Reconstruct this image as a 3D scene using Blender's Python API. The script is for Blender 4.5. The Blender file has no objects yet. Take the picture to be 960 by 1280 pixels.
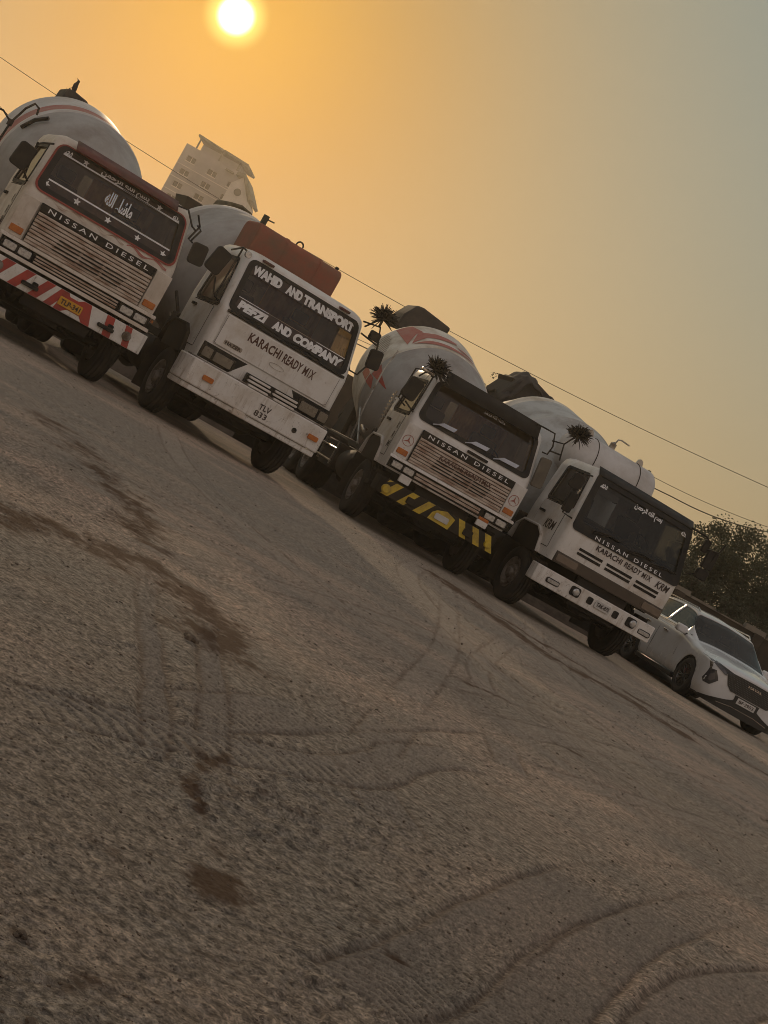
import bpy, bmesh, math, random
import numpy as np
from mathutils import Vector, Matrix
R = math.radians
sc = bpy.context.scene
col = sc.collection
random.seed(4)
# ------------------------------------------------------------------ camera
PITCH, ROLL, EYE = R(-1.31), R(29.35), 0.94
fw = Vector((0, math.cos(PITCH), math.sin(PITCH)))
rt0 = Vector((1, 0, 0)); up0 = rt0.cross(fw)
rt = rt0 * math.cos(ROLL) + up0 * math.sin(ROLL)
up = up0 * math.cos(ROLL) - rt0 * math.sin(ROLL)
cd = bpy.data.cameras.new('camera'); cam = bpy.data.objects.new('camera', cd); col.objects.link(cam)
m = Matrix((rt, up, -fw)).transposed().to_4x4(); m.translation = Vector((0, 0, EYE))
cam.matrix_world = m
cd.sensor_fit = 'VERTICAL'; cd.sensor_height = 36; cd.lens = 2000 * 36 / 1280
cd.clip_start = 0.1; cd.clip_end = 9000
sc.camera = cam
# ------------------------------------------------------------------ sun and sky
SUN_EL, SUN_AZ = R(11.08), R(-13.03)          # azimuth clockwise from +Y
sdir = Vector((math.sin(SUN_AZ) * math.cos(SUN_EL), math.cos(SUN_AZ) * math.cos(SUN_EL), math.sin(SUN_EL)))
w = bpy.data.worlds.new('World'); sc.world = w; w.use_nodes = True
nt = w.node_tree; nt.nodes.clear(); N = nt.nodes.new; L = nt.links.new
out = N('ShaderNodeOutputWorld'); bg = N('ShaderNodeBackground'); bg.inputs[1].default_value = 1.0
sky = N('ShaderNodeTexSky'); sky.sky_type = 'NISHITA'; sky.sun_disc = False
sky.sun_elevation = SUN_EL; sky.sun_rotation = SUN_AZ; sky.dust_density = 6.0; sky.air_density = 1.3; sky.ozone_density = 1.0
tc = N('ShaderNodeTexCoord')
def wmath(op, a, b=None, c=None):
    n = N('ShaderNodeMath'); n.operation = op
    for i, v in enumerate((a, b, c)):
        if v is None: continue
        if isinstance(v, (int, float)): n.inputs[i].default_value = v
        else: L(v, n.inputs[i])
    return n.outputs[0]
dot = N('ShaderNodeVectorMath'); dot.operation = 'DOT_PRODUCT'; L(tc.outputs['Generated'], dot.inputs[0]); dot.inputs[1].default_value = sdir
dp = wmath('MAXIMUM', dot.outputs['Value'], 0.0)
def scaled(colr, fac):
    n = N('ShaderNodeVectorMath'); n.operation = 'SCALE'; n.inputs[0].default_value = colr
    L(fac, n.inputs['Scale']); return n.outputs[0]
def vadd(a, b):
    n = N('ShaderNodeVectorMath'); n.operation = 'ADD'; L(a, n.inputs[0]); L(b, n.inputs[1]); return n.outputs[0]
ns = N('ShaderNodeVectorMath'); ns.operation = 'SCALE'; L(sky.outputs[0], ns.inputs[0]); ns.inputs['Scale'].default_value = 0.006
sepd = N('ShaderNodeSeparateXYZ'); L(tc.outputs['Generated'], sepd.inputs[0])
hz = wmath('POWER', wmath('SUBTRACT', 1.0, wmath('MAXIMUM', sepd.outputs[2], 0.0)), 5.0)   # smog thickens to the horizon
frontness = wmath('MULTIPLY_ADD', dot.outputs['Value'], 0.5, 0.5)
def cmix(f, a, b):
    n = N('ShaderNodeMix'); n.data_type = 'RGBA'; L(f, n.inputs[0]); n.inputs[6].default_value = (*a, 1); n.inputs[7].default_value = (*b, 1); return n.outputs[2]
smog_ = cmix(hz, (0.14, 0.225, 0.24), (0.42, 0.285, 0.11))                                   # grey above, tan at the horizon
zf = N('ShaderNodeMapRange'); zf.interpolation_type = 'SMOOTHSTEP'; L(sepd.outputs[2], zf.inputs[0]); zf.inputs[1].default_value = 0.33; zf.inputs[2].default_value = 0.8
zm = N('ShaderNodeMix'); zm.data_type = 'RGBA'; L(zf.outputs[0], zm.inputs[0]); L(smog_, zm.inputs[6]); zm.inputs[7].default_value = (0.215, 0.215, 0.205, 1)      # neutral smog overhead
acc = vadd(ns.outputs[0], zm.outputs[2])
near = wmath('POWER', dp, 45.0)
tint = cmix(near, (1.0, 1.0, 1.0), (0.72, 0.42, 0.07))                                         # dust forward-scatters orange
mu = N('ShaderNodeVectorMath'); mu.operation = 'MULTIPLY'; L(acc, mu.inputs[0]); L(tint, mu.inputs[1]); acc = mu.outputs[0]
acc = vadd(acc, scaled((0.20, 0.12, 0.015), wmath('POWER', dp, 420.0)))
acc = vadd(acc, scaled((0.12, 0.05, 0.0), wmath('POWER', dp, 110.0)))
ang = wmath('ARCCOSINE', wmath('MINIMUM', dot.outputs['Value'], 1.0))
def disc(r0, r1, c):
    mr = N('ShaderNodeMapRange'); mr.interpolation_type = 'SMOOTHSTEP'
    L(ang, mr.inputs[0]); mr.inputs[1].default_value = R(r0); mr.inputs[2].default_value = R(r1); mr.inputs[3].default_value = 0; mr.inputs[4].default_value = 1
    return scaled(c, mr.outputs[0])
acc = vadd(acc, disc(1.25, 0.55, (0.35, 0.58, 0.16)))
acc = vadd(acc, disc(0.74, 0.32, (3.0, 3.0, 2.6)))
back = wmath('POWER', wmath('MAXIMUM', wmath('MULTIPLY_ADD', dot.outputs['Value'], -0.5, 0.5), 0.0), 1.5)
acc = vadd(acc, scaled((0.31, 0.195, 0.18), back))                                              # faint pink antisolar glow
L(acc, bg.inputs[0]); L(bg.outputs[0], out.inputs[0])
sl = bpy.data.lights.new('sun', 'SUN'); sl.energy = 0.9; sl.angle = R(1.2); sl.color = (1.0, 0.72, 0.44)
so = bpy.data.objects.new('sun', sl); col.objects.link(so); so.rotation_euler = sdir.to_track_quat('Z', 'Y').to_euler(); so.location = (0, 0, 60)
sc.view_settings.view_transform = 'Standard'; sc.view_settings.look = 'None'; sc.view_settings.exposure = 0.0; sc.view_settings.gamma = 1.0
sc.render.engine = 'CYCLES'; sc.cycles.use_denoising = True; sc.cycles.filter_width = 0.9
sc.cycles.max_bounces = 8; sc.cycles.volume_bounces = 0; sc.cycles.transparent_max_bounces = 12
try: sc.cycles.denoiser = 'OPENIMAGEDENOISE'
except Exception: pass

# ------------------------------------------------------------------ materials
MATS = {}
def mat(name, base, rough=0.6, metal=0.0, var=None, vscale=3.0, bump=0.0, bscale=30.0, coat=0.0, spec=0.5, stretch=(1, 1, 1), vlo=0.45, vhi=0.65, dusty=None):
    """principled paint with procedural wear: var = colour of the second tone"""
    if name in MATS: return MATS[name]
    mt = bpy.data.materials.new(name); mt.use_nodes = True; t = mt.node_tree; b = t.nodes['Principled BSDF']
    b.inputs['Roughness'].default_value = rough; b.inputs['Metallic'].default_value = metal
    b.inputs['Coat Weight'].default_value = coat; b.inputs['Specular IOR Level'].default_value = spec
    n = t.nodes.new; l = t.links.new
    c = n('ShaderNodeTexCoord'); mp = n('ShaderNodeMapping'); mp.inputs['Scale'].default_value = stretch; l(c.outputs['Object'], mp.inputs[0])
    if var is None: var = tuple(x * 0.75 for x in base)
    nz = n('ShaderNodeTexNoise'); nz.inputs['Scale'].default_value = vscale; nz.inputs['Detail'].default_value = 8; nz.inputs['Roughness'].default_value = 0.65; l(mp.outputs[0], nz.inputs[0])
    r = n('ShaderNodeMapRange'); l(nz.outputs[0], r.inputs[0]); r.inputs[1].default_value = vlo; r.inputs[2].default_value = vhi
    mx = n('ShaderNodeMix'); mx.data_type = 'RGBA'; mx.inputs[6].default_value = (*base, 1); mx.inputs[7].default_value = (*var, 1); l(r.outputs[0], mx.inputs[0])
    colo = mx.outputs[2]
    if dusty:      # splashed mud and cement dust: runs down the panels, thickest low on the truck
        sp = n('ShaderNodeSeparateXYZ'); l(c.outputs['Object'], sp.inputs[0]); zr = n('ShaderNodeMapRange'); l(sp.outputs[2], zr.inputs[0]); zr.inputs[1].default_value = 2.6; zr.inputs[2].default_value = .5; zr.inputs[3].default_value = -.05; zr.inputs[4].default_value = .09
        m2 = n('ShaderNodeMapping'); m2.inputs['Scale'].default_value = (9, 9, 1.1); l(c.outputs['Object'], m2.inputs[0]); n2 = n('ShaderNodeTexNoise'); n2.inputs['Scale'].default_value = 1.6; n2.inputs['Detail'].default_value = 9; n2.inputs['Roughness'].default_value = .75; l(m2.outputs[0], n2.inputs[0])
        n3 = n('ShaderNodeTexNoise'); n3.inputs['Scale'].default_value = 17; n3.inputs['Detail'].default_value = 6; n3.inputs['Roughness'].default_value = .8; l(c.outputs['Object'], n3.inputs[0])
        for src, lo, hi, am, dc in ((n2.outputs[0], .60, .74, .75, dusty), (n3.outputs[0], .66, .72, .8, tuple(q * .45 for q in dusty))):
            ad = n('ShaderNodeMath'); ad.operation = 'ADD'; l(src, ad.inputs[0]); l(zr.outputs[0], ad.inputs[1]); rg = n('ShaderNodeMapRange'); l(ad.outputs[0], rg.inputs[0]); rg.inputs[1].default_value = lo; rg.inputs[2].default_value = hi; rg.inputs[3].default_value = 0; rg.inputs[4].default_value = am
            mz = n('ShaderNodeMix'); mz.data_type = 'RGBA'; l(rg.outputs[0], mz.inputs[0]); l(colo, mz.inputs[6]); mz.inputs[7].default_value = (*dc, 1); colo = mz.outputs[2]
    l(colo, b.inputs['Base Color'])
    r2 = n('ShaderNodeMapRange'); l(nz.outputs[0], r2.inputs[0]); r2.inputs[1].default_value = 0.35; r2.inputs[2].default_value = 0.7
    r2.inputs[3].default_value = max(rough - 0.08, 0.02); r2.inputs[4].default_value = min(rough + 0.15, 1); l(r2.outputs[0], b.inputs['Roughness'])
    if bump:
        nb = n('ShaderNodeTexNoise'); nb.inputs['Scale'].default_value = bscale; nb.inputs['Detail'].default_value = 5; l(mp.outputs[0], nb.inputs[0])
        bp = n('ShaderNodeBump'); bp.inputs['Strength'].default_value = bump; bp.inputs['Distance'].default_value = 0.02
        l(nb.outputs[0], bp.inputs['Height']); l(bp.outputs[0], b.inputs['Normal'])
    MATS[name] = mt; return mt
def glass(name, tint, gloss=0.5, rough=0.04, dust=0.10):
    mt = bpy.data.materials.new(name); mt.use_nodes = True; t = mt.node_tree; t.nodes.clear(); n = t.nodes.new; l = t.links.new
    o = n('ShaderNodeOutputMaterial'); tr = n('ShaderNodeBsdfTransparent'); tr.inputs[0].default_value = (*tint, 1)
    g = n('ShaderNodeBsdfGlossy'); g.inputs['Roughness'].default_value = rough; g.inputs[0].default_value = (0.9, 0.9, 0.9, 1)
    df = n('ShaderNodeBsdfDiffuse'); df.inputs[0].default_value = (0.20, 0.16, 0.12, 1)
    fr = n('ShaderNodeFresnel'); fr.inputs[0].default_value = 1.5
    nz = n('ShaderNodeTexNoise'); nz.inputs['Scale'].default_value = 2.2; nz.inputs['Detail'].default_value = 6
    c = n('ShaderNodeTexCoord'); l(c.outputs['Object'], nz.inputs[0])
    r = n('ShaderNodeMapRange'); l(nz.outputs[0], r.inputs[0]); r.inputs[1].default_value = 0.4; r.inputs[2].default_value = 0.75; r.inputs[3].default_value = 0.01; r.inputs[4].default_value = dust
    m0 = n('ShaderNodeMixShader'); l(r.outputs[0], m0.inputs[0]); l(tr.outputs[0], m0.inputs[1]); l(df.outputs[0], m0.inputs[2])
    ml = n('ShaderNodeMath'); ml.operation = 'MULTIPLY_ADD'; l(fr.outputs[0], ml.inputs[0]); ml.inputs[1].default_value = gloss * 1.6; ml.inputs[2].default_value = 0.02
    m1 = n('ShaderNodeMixShader'); l(ml.outputs[0], m1.inputs[0]); l(m0.outputs[0], m1.inputs[1]); l(g.outputs[0], m1.inputs[2]); l(m1.outputs[0], o.inputs[0])
    MATS[name] = mt; return mt
white = mat('white_paint', (0.72, 0.69, 0.65), 0.38, var=(0.52, 0.45, 0.37), vscale=2.2, bump=0.03, vlo=0.46, vhi=0.72, coat=0.15, dusty=(.33, .25, .18))
cream = mat('cream_paint', (0.64, 0.57, 0.49), 0.45, var=(0.45, 0.36, 0.27), vscale=2.6, bump=0.04, vlo=0.42, vhi=0.72, dusty=(.30, .21, .14))
wornslat = mat('worn_slat_paint', (0.52, 0.43, 0.35), 0.55, var=(0.22, 0.11, 0.06), vscale=3.5, bump=0.1, stretch=(1, 1, 5), vlo=0.45, vhi=0.66)
black = mat('black_plastic', (0.010, 0.009, 0.008), 0.55, var=(0.03, 0.024, 0.018), vscale=5, spec=.3)
dustblack = mat('dusty_black', (0.018, 0.015, 0.012), 0.8, var=(0.06, 0.046, 0.032), vscale=4, vlo=0.4, vhi=0.85, spec=.3)
frameM = mat('chassis_paint', (0.016, 0.013, 0.010), 0.75, var=(0.06, 0.04, 0.026), vscale=3, bump=0.1, vlo=0.45, vhi=0.75)
rubber = mat('tyre_rubber', (0.018, 0.016, 0.014), 0.9, var=(0.075, 0.058, 0.042), vscale=4, bump=0.15, bscale=40, vlo=0.4, vhi=0.8)
rimM = mat('rim_paint', (0.26, 0.23, 0.20), 0.6, 0.3, var=(0.09, 0.06, 0.04), vscale=6, bump=0.08)
red = mat('red_paint', (0.42, 0.045, 0.03), 0.5, var=(0.26, 0.05, 0.04), vscale=5)
darkred = mat('dark_red_visor', (0.12, 0.022, 0.018), 0.45, var=(0.07, 0.03, 0.02), vscale=3)
rust = mat('rusty_red_tank', (0.27, 0.072, 0.038), 0.7, var=(0.17, 0.10, 0.065), vscale=2.5, bump=0.15, vlo=0.4, vhi=0.7)
yellow = mat('yellow_paint', (0.62, 0.44, 0.03), 0.5, var=(0.40, 0.27, 0.05), vscale=7)
plateY = mat('yellow_plate', (0.72, 0.36, 0.03), 0.45)
plateW = mat('white_plate', (0.6, 0.58, 0.55), 0.45)
amber = mat('amber_lens', (0.50, 0.15, 0.02), 0.2, var=(0.38, 0.10, 0.02), vscale=12)
lens = mat('clear_lens', (0.55, 0.55, 0.55), 0.12, 0.6, var=(0.3, 0.3, 0.3), vscale=25)
chrome = mat('chrome', (0.65, 0.62, 0.58), 0.22, 0.95, var=(0.4, 0.34, 0.28), vscale=6)
steel = mat('bare_steel', (0.45, 0.42, 0.38), 0.35, 0.85, var=(0.2, 0.15, 0.11), vscale=5)
sticker = mat('white_sticker', (0.80, 0.79, 0.78), 0.5, var=(0.66, 0.64, 0.62), vscale=8)
inkM = mat('black_lettering', (0.03, 0.018, 0.015), 0.55, var=(0.07, 0.04, 0.03), vscale=12)
brownink = mat('brown_lettering', (0.085, 0.03, 0.02), 0.55)
seatM = mat('seat_cloth', (0.05, 0.04, 0.035), 0.9)
curtain = mat('ochre_curtain', (0.62, 0.30, 0.07), 0.9, var=(0.38, 0.18, 0.05), vscale=3)  # ochre brightened to stand in for light through the rear window
for _l in list(curtain.node_tree.nodes):
    if _l.type == 'BSDF_PRINCIPLED': _l.inputs['Transmission Weight'].default_value = 0.35; _l.inputs['Roughness'].default_value = 1
drumW = mat('drum_white', (0.60, 0.58, 0.56), 0.5, var=(0.40, 0.36, 0.32), vscale=1.6, bump=0.10, bscale=14, vlo=0.4, vhi=0.75, dusty=(.30, .26, .22))
drumG = mat('drum_grey', (0.40, 0.39, 0.375), 0.55, var=(0.22, 0.195, 0.17), vscale=1.4, bump=0.12, bscale=12, vlo=0.4, vhi=0.8, dusty=(.20, .17, .14))
drumC = mat('drum_cream', (0.70, 0.66, 0.58), 0.55, var=(0.40, 0.33, 0.24), vscale=2.2, bump=0.06, vlo=0.42, vhi=0.7)
redfade = mat('faded_red', (0.36, 0.09, 0.07), 0.6, var=(0.42, 0.27, 0.22), vscale=4, vlo=0.42, vhi=0.7)
tarp = mat('black_tarp', (0.025, 0.023, 0.022), 0.75, var=(0.06, 0.05, 0.045), vscale=3, bump=0.3, bscale=6)
plume = mat('black_plume', (0.02, 0.018, 0.016), 0.8, var=(0.06, 0.045, 0.03), vscale=10)
windG = glass('cab_glass', (0.50, 0.41, 0.30), 0.30, dust=.05)
sideG = glass('side_glass', (0.72, 0.70, 0.62), 0.45)
darkG = glass('dark_cab_glass', (0.24, 0.25, 0.25), 0.16, dust=.03)
carG = glass('car_glass', (0.13, 0.145, 0.16), 0.5, 0.02, 0.03)

# ------------------------------------------------------------------ mesh helpers
class MB:
    def __init__(s): s.v = []; s.f = []; s.mi = []
    def add(s, vs, fs, mi=0):
        o = len(s.v); s.v += [tuple(x) for x in vs]; s.f += [tuple(i + o for i in f) for f in fs]; s.mi += [mi] * len(fs); return s
    def box(s, x0, x1, y0, y1, z0, z1, mi=0):
        return s.add([(x0, y0, z0), (x1, y0, z0), (x1, y1, z0), (x0, y1, z0), (x0, y0, z1), (x1, y0, z1), (x1, y1, z1), (x0, y1, z1)],
                     [(0, 3, 2, 1), (4, 5, 6, 7), (0, 1, 5, 4), (1, 2, 6, 5), (2, 3, 7, 6), (3, 0, 4, 7)], mi)
    def prism(s, poly, ax, a0, a1, mi=0):
        n = len(poly)
        def P(p, a): return {'x': (a, p[0], p[1]), 'y': (p[0], a, p[1]), 'z': (p[0], p[1], a)}[ax]
        vs = [P(p, a0) for p in poly] + [P(p, a1) for p in poly]
        fs = [tuple(range(n))[::-1], tuple(range(n, 2 * n))] + [(i, (i + 1) % n, n + (i + 1) % n, n + i) for i in range(n)]
        return s.add(vs, fs, mi)
    def lathe(s, prof, seg=32, ax='x', c=(0, 0, 0), mi=0, tf=None, jitter=None, caps=True):
        vs = []; fs = []; n = len(prof)
        for i in range(seg):
            a = 2 * math.pi * i / seg
            for k, (t, r) in enumerate(prof):
                rr = r + (jitter(i, k) if jitter else 0)
                p = {'x': (t, rr * math.cos(a), rr * math.sin(a)), 'y': (rr * math.cos(a), t, rr * math.sin(a)), 'z': (rr * math.cos(a), rr * math.sin(a), t)}[ax]
                p = Vector(p) + Vector(c)
                vs.append(tf @ p if tf else p)
        for i in range(seg):
            j = (i + 1) % seg
            for k in range(n - 1): fs.append((i * n + k, j * n + k, j * n + k + 1, i * n + k + 1))
        if caps and prof[0][1] > 1e-6: fs.append(tuple(i * n for i in range(seg)))
        if caps and prof[-1][1] > 1e-6: fs.append(tuple(i * n + n - 1 for i in range(seg))[::-1])
        return s.add(vs, fs, mi)
    def tube(s, pts, r, seg=7, mi=0):
        pts = [Vector(p) for p in pts]; vs = []; fs = []; n = len(pts); ref = None
        for i, p in enumerate(pts):
            d = ((pts[min(i + 1, n - 1)] - pts[max(i - 1, 0)])).normalized()
            if ref is None: ref = d.orthogonal().normalized()
            u = (ref - d * ref.dot(d)); u = u.normalized() if u.length > 1e-6 else d.orthogonal().normalized(); ref = u
            vv = d.cross(u); rr = r[i] if isinstance(r, (list, tuple)) else r
            for k in range(seg):
                a = 2 * math.pi * k / seg; vs.append(p + (u * math.cos(a) + vv * math.sin(a)) * rr)
        for i in range(n - 1):
            for k in range(seg):
                k2 = (k + 1) % seg; fs.append((i * seg + k, i * seg + k2, (i + 1) * seg + k2, (i + 1) * seg + k))
        fs.append(tuple(range(seg))[::-1]); fs.append(tuple((n - 1) * seg + k for k in range(seg)))
        return s.add(vs, fs, mi)
    def build(s, name, mats, parent=None, smooth=False, bevel=0.0, segs=2, solid=0.0, angle=35, flip=True):
        me = bpy.data.meshes.new(name); me.from_pydata(s.v, [], s.f)
        if not isinstance(mats, (list, tuple)): mats = [mats]
        for q in mats: me.materials.append(q)
        me.polygons.foreach_set('material_index', s.mi)
        if flip:
            b = bmesh.new(); b.from_mesh(me); bmesh.ops.remove_doubles(b, verts=b.verts, dist=1e-5); bmesh.ops.recalc_face_normals(b, faces=b.faces); b.to_mesh(me); b.free()
        o = bpy.data.objects.new(name, me); col.objects.link(o)
        if smooth or bevel:
            me.polygons.foreach_set('use_smooth', [True] * len(me.polygons))
            try: me.set_sharp_from_angle(angle=R(angle))
            except Exception: pass
        if solid:
            md = o.modifiers.new('s', 'SOLIDIFY'); md.thickness = solid; md.offset = -1
        if bevel:
            md = o.modifiers.new('b', 'BEVEL'); md.width = bevel; md.segments = segs; md.limit_method = 'ANGLE'; md.angle_limit = R(35)
            try: md.harden_normals = False
            except Exception: pass
        if parent is not None: o.parent = parent
        return o
def tag(o, label=None, cat=None, group=None, kind=None):
    if label: o['label'] = label
    if cat: o['category'] = cat
    if group: o['group'] = group
    if kind: o['kind'] = kind
    return o
def empty(name, loc, rz=0):
    o = bpy.data.objects.new(name, None); col.objects.link(o); o.location = loc; o.rotation_euler = (0, 0, rz); o.empty_display_size = 0.2; return o
def box(name, mt, par, *d, **k): return MB().box(*d).build(name, mt, par, **k)

# --- Arabic letters joined by hand (the font engine does not shape them): glyphs in visual order
AR = {'ا': ('ﺍ', 'ﺎ', None, None), 'ب': ('ﺏ', 'ﺐ', 'ﺑ', 'ﺒ'), 'س': ('ﺱ', 'ﺲ', 'ﺳ', 'ﺴ'), 'م': ('ﻡ', 'ﻢ', 'ﻣ', 'ﻤ'), 'ل': ('ﻝ', 'ﻞ', 'ﻟ', 'ﻠ'), 'ه': ('ﻩ', 'ﻪ', 'ﻫ', 'ﻬ'),
      'ر': ('ﺭ', 'ﺮ', None, None), 'ح': ('ﺡ', 'ﺢ', 'ﺣ', 'ﺤ'), 'ن': ('ﻥ', 'ﻦ', 'ﻧ', 'ﻨ'), 'ي': ('ﻱ', 'ﻲ', 'ﻳ', 'ﻴ'), 'ش': ('ﺵ', 'ﺶ', 'ﺷ', 'ﺸ'), 'ء': ('ﺀ', None, None, None), 'د': ('ﺩ', 'ﺪ', None, None)}
def shape_ar(s):
    o = []
    for i, ch in enumerate(s):
        if ch not in AR: o.append(ch); continue
        pj = i > 0 and s[i - 1] in AR and AR[s[i - 1]][2] is not None and AR[ch][1] is not None
        nj = i + 1 < len(s) and s[i + 1] in AR and AR[ch][2] is not None and AR[s[i + 1]][1] is not None
        f = AR[ch]; o.append(f[3] if pj and nj else f[1] if pj else f[2] if nj else f[0])
    return ''.join(reversed(o))
_tc = {}
def text2d(body, bold=0.0, shear=0.0, fit=None, rag=0.0, spacing=1.0):
    """flat lettering fitted to a box: returns verts (u,v) centred on 0 and faces"""
    cu = bpy.data.curves.new('t', 'FONT'); cu.body = body; cu.offset = bold; cu.shear = shear; cu.resolution_u = 3; cu.space_character = spacing
    o = bpy.data.objects.new('t', cu); me = bpy.data.meshes.new_from_object(o)
    b = bmesh.new(); b.from_mesh(me); bmesh.ops.triangulate(b, faces=b.faces)
    bmesh.ops.remove_doubles(b, verts=b.verts, dist=1e-5)
    vs = [(v.co.x, v.co.y) for v in b.verts]; b.verts.index_update(); fs = [tuple(v.index for v in f.verts) for f in b.faces]
    b.free(); bpy.data.objects.remove(o); bpy.data.curves.remove(cu); bpy.data.meshes.remove(me)
    x0 = min(v[0] for v in vs); x1 = max(v[0] for v in vs); y0 = min(v[1] for v in vs); y1 = max(v[1] for v in vs)
    W, H = fit; sx = W / (x1 - x0); sy = H / (y1 - y0)
    return [((x - (x0 + x1) / 2) * sx, (y - (y0 + y1) / 2) * sy) for x, y in vs], fs
def lettering(name, body, at, size, mp, mt, par, bold=0.02, shear=0.0, off=0.006, rot=0.0, label=None, spacing=1.0):
    vs, fs = text2d(body, bold, shear, size, spacing=spacing); c, s = math.cos(rot), math.sin(rot)
    mb = MB(); mb.add([mp(at[0] + x * c - y * s, at[1] + x * s + y * c, off) for x, y in vs], fs)
    o = mb.build(name, mt, par, flip=False)
    if label: o['label'] = label
    return o
def decal(name, polys, mp, mt, par, off=0.005, **k):
    mb = MB()
    for p in polys: mb.add([mp(u, v, off) for u, v in p], [tuple(range(len(p)))])
    return mb.build(name, mt, par, flip=False, **k)
def star(cx, cz, r, rot=0.0, n=5, q=0.42):
    return [(cx + (r if i % 2 == 0 else r * q) * math.sin(rot + math.pi * i / n), cz + (r if i % 2 == 0 else r * q) * math.cos(rot + math.pi * i / n)) for i in range(2 * n)]
def rrect(x0, x1, z0, z1, r, n=5):
    o = []
    for cx, cz, a in ((x1 - r, z1 - r, 0), (x0 + r, z1 - r, 90), (x0 + r, z0 + r, 180), (x1 - r, z0 + r, 270)):
        for i in range(n + 1):
            t = R(a + 90 * i / n); o.append((cx + r * math.cos(t), cz + r * math.sin(t)))
    return o
def ring(mb, outer, inner, mp, o0, o1, mi=0):
    oo = []; ii = []; m_ = len(outer)          # long edges are cut so that the ring follows the curved glass
    for q in range(m_):
        a, b, c, d = outer[q], outer[(q + 1) % m_], inner[q], inner[(q + 1) % m_]; k = max(1, int(math.hypot(b[0] - a[0], b[1] - a[1]) / .12))
        for e in range(k): t = e / k; oo.append((a[0] + (b[0] - a[0]) * t, a[1] + (b[1] - a[1]) * t)); ii.append((c[0] + (d[0] - c[0]) * t, c[1] + (d[1] - c[1]) * t))
    outer, inner = oo, ii
    n = len(outer); vs = []
    for (pl, of) in ((outer, o0), (outer, o1), (inner, o1), (inner, o0)): vs += [mp(u, v, of) for u, v in pl]
    fs = []
    for i in range(n):
        j = (i + 1) % n
        for a in range(3): fs.append((a * n + i, a * n + j, (a + 1) * n + j, (a + 1) * n + i))
    mb.add(vs, fs, mi)

# ------------------------------------------------------------------ ground
def vnoise(x, y, seed=0):
    xi = np.floor(x).astype(np.int64); yi = np.floor(y).astype(np.int64); fx = x - xi; fy = y - yi
    def h(a, b):
        n = (a * 374761393 + b * 668265263 + seed * 1274126177) & 0xffffffff
        n = ((n ^ (n >> 13)) * 1274126177) & 0xffffffff
        return ((n ^ (n >> 16)) & 0xffff) / 65535.0
    u = fx * fx * (3 - 2 * fx); v = fy * fy * (3 - 2 * fy)
    return (h(xi, yi) * (1 - u) + h(xi + 1, yi) * u) * (1 - v) + (h(xi, yi + 1) * (1 - u) + h(xi + 1, yi + 1) * u) * v
def sstep(a, b, x): t = np.clip((x - a) / (b - a), 0, 1); return t * t * (3 - 2 * t)
def cr(pts, n=24):
    p = np.array([pts[0]] + list(pts) + [pts[-1]], float); o = []
    for i in range(1, len(p) - 2):
        for t in np.linspace(0, 1, n, endpoint=False):
            o.append(0.5 * (2 * p[i] + (p[i + 1] - p[i - 1]) * t + (2 * p[i - 1] - 5 * p[i] + 4 * p[i + 1] - p[i + 2]) * t * t + (3 * p[i] - p[i - 1] - 3 * p[i + 1] + p[i + 2]) * t ** 3))
    o.append(p[-2]); return np.array(o)
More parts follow.
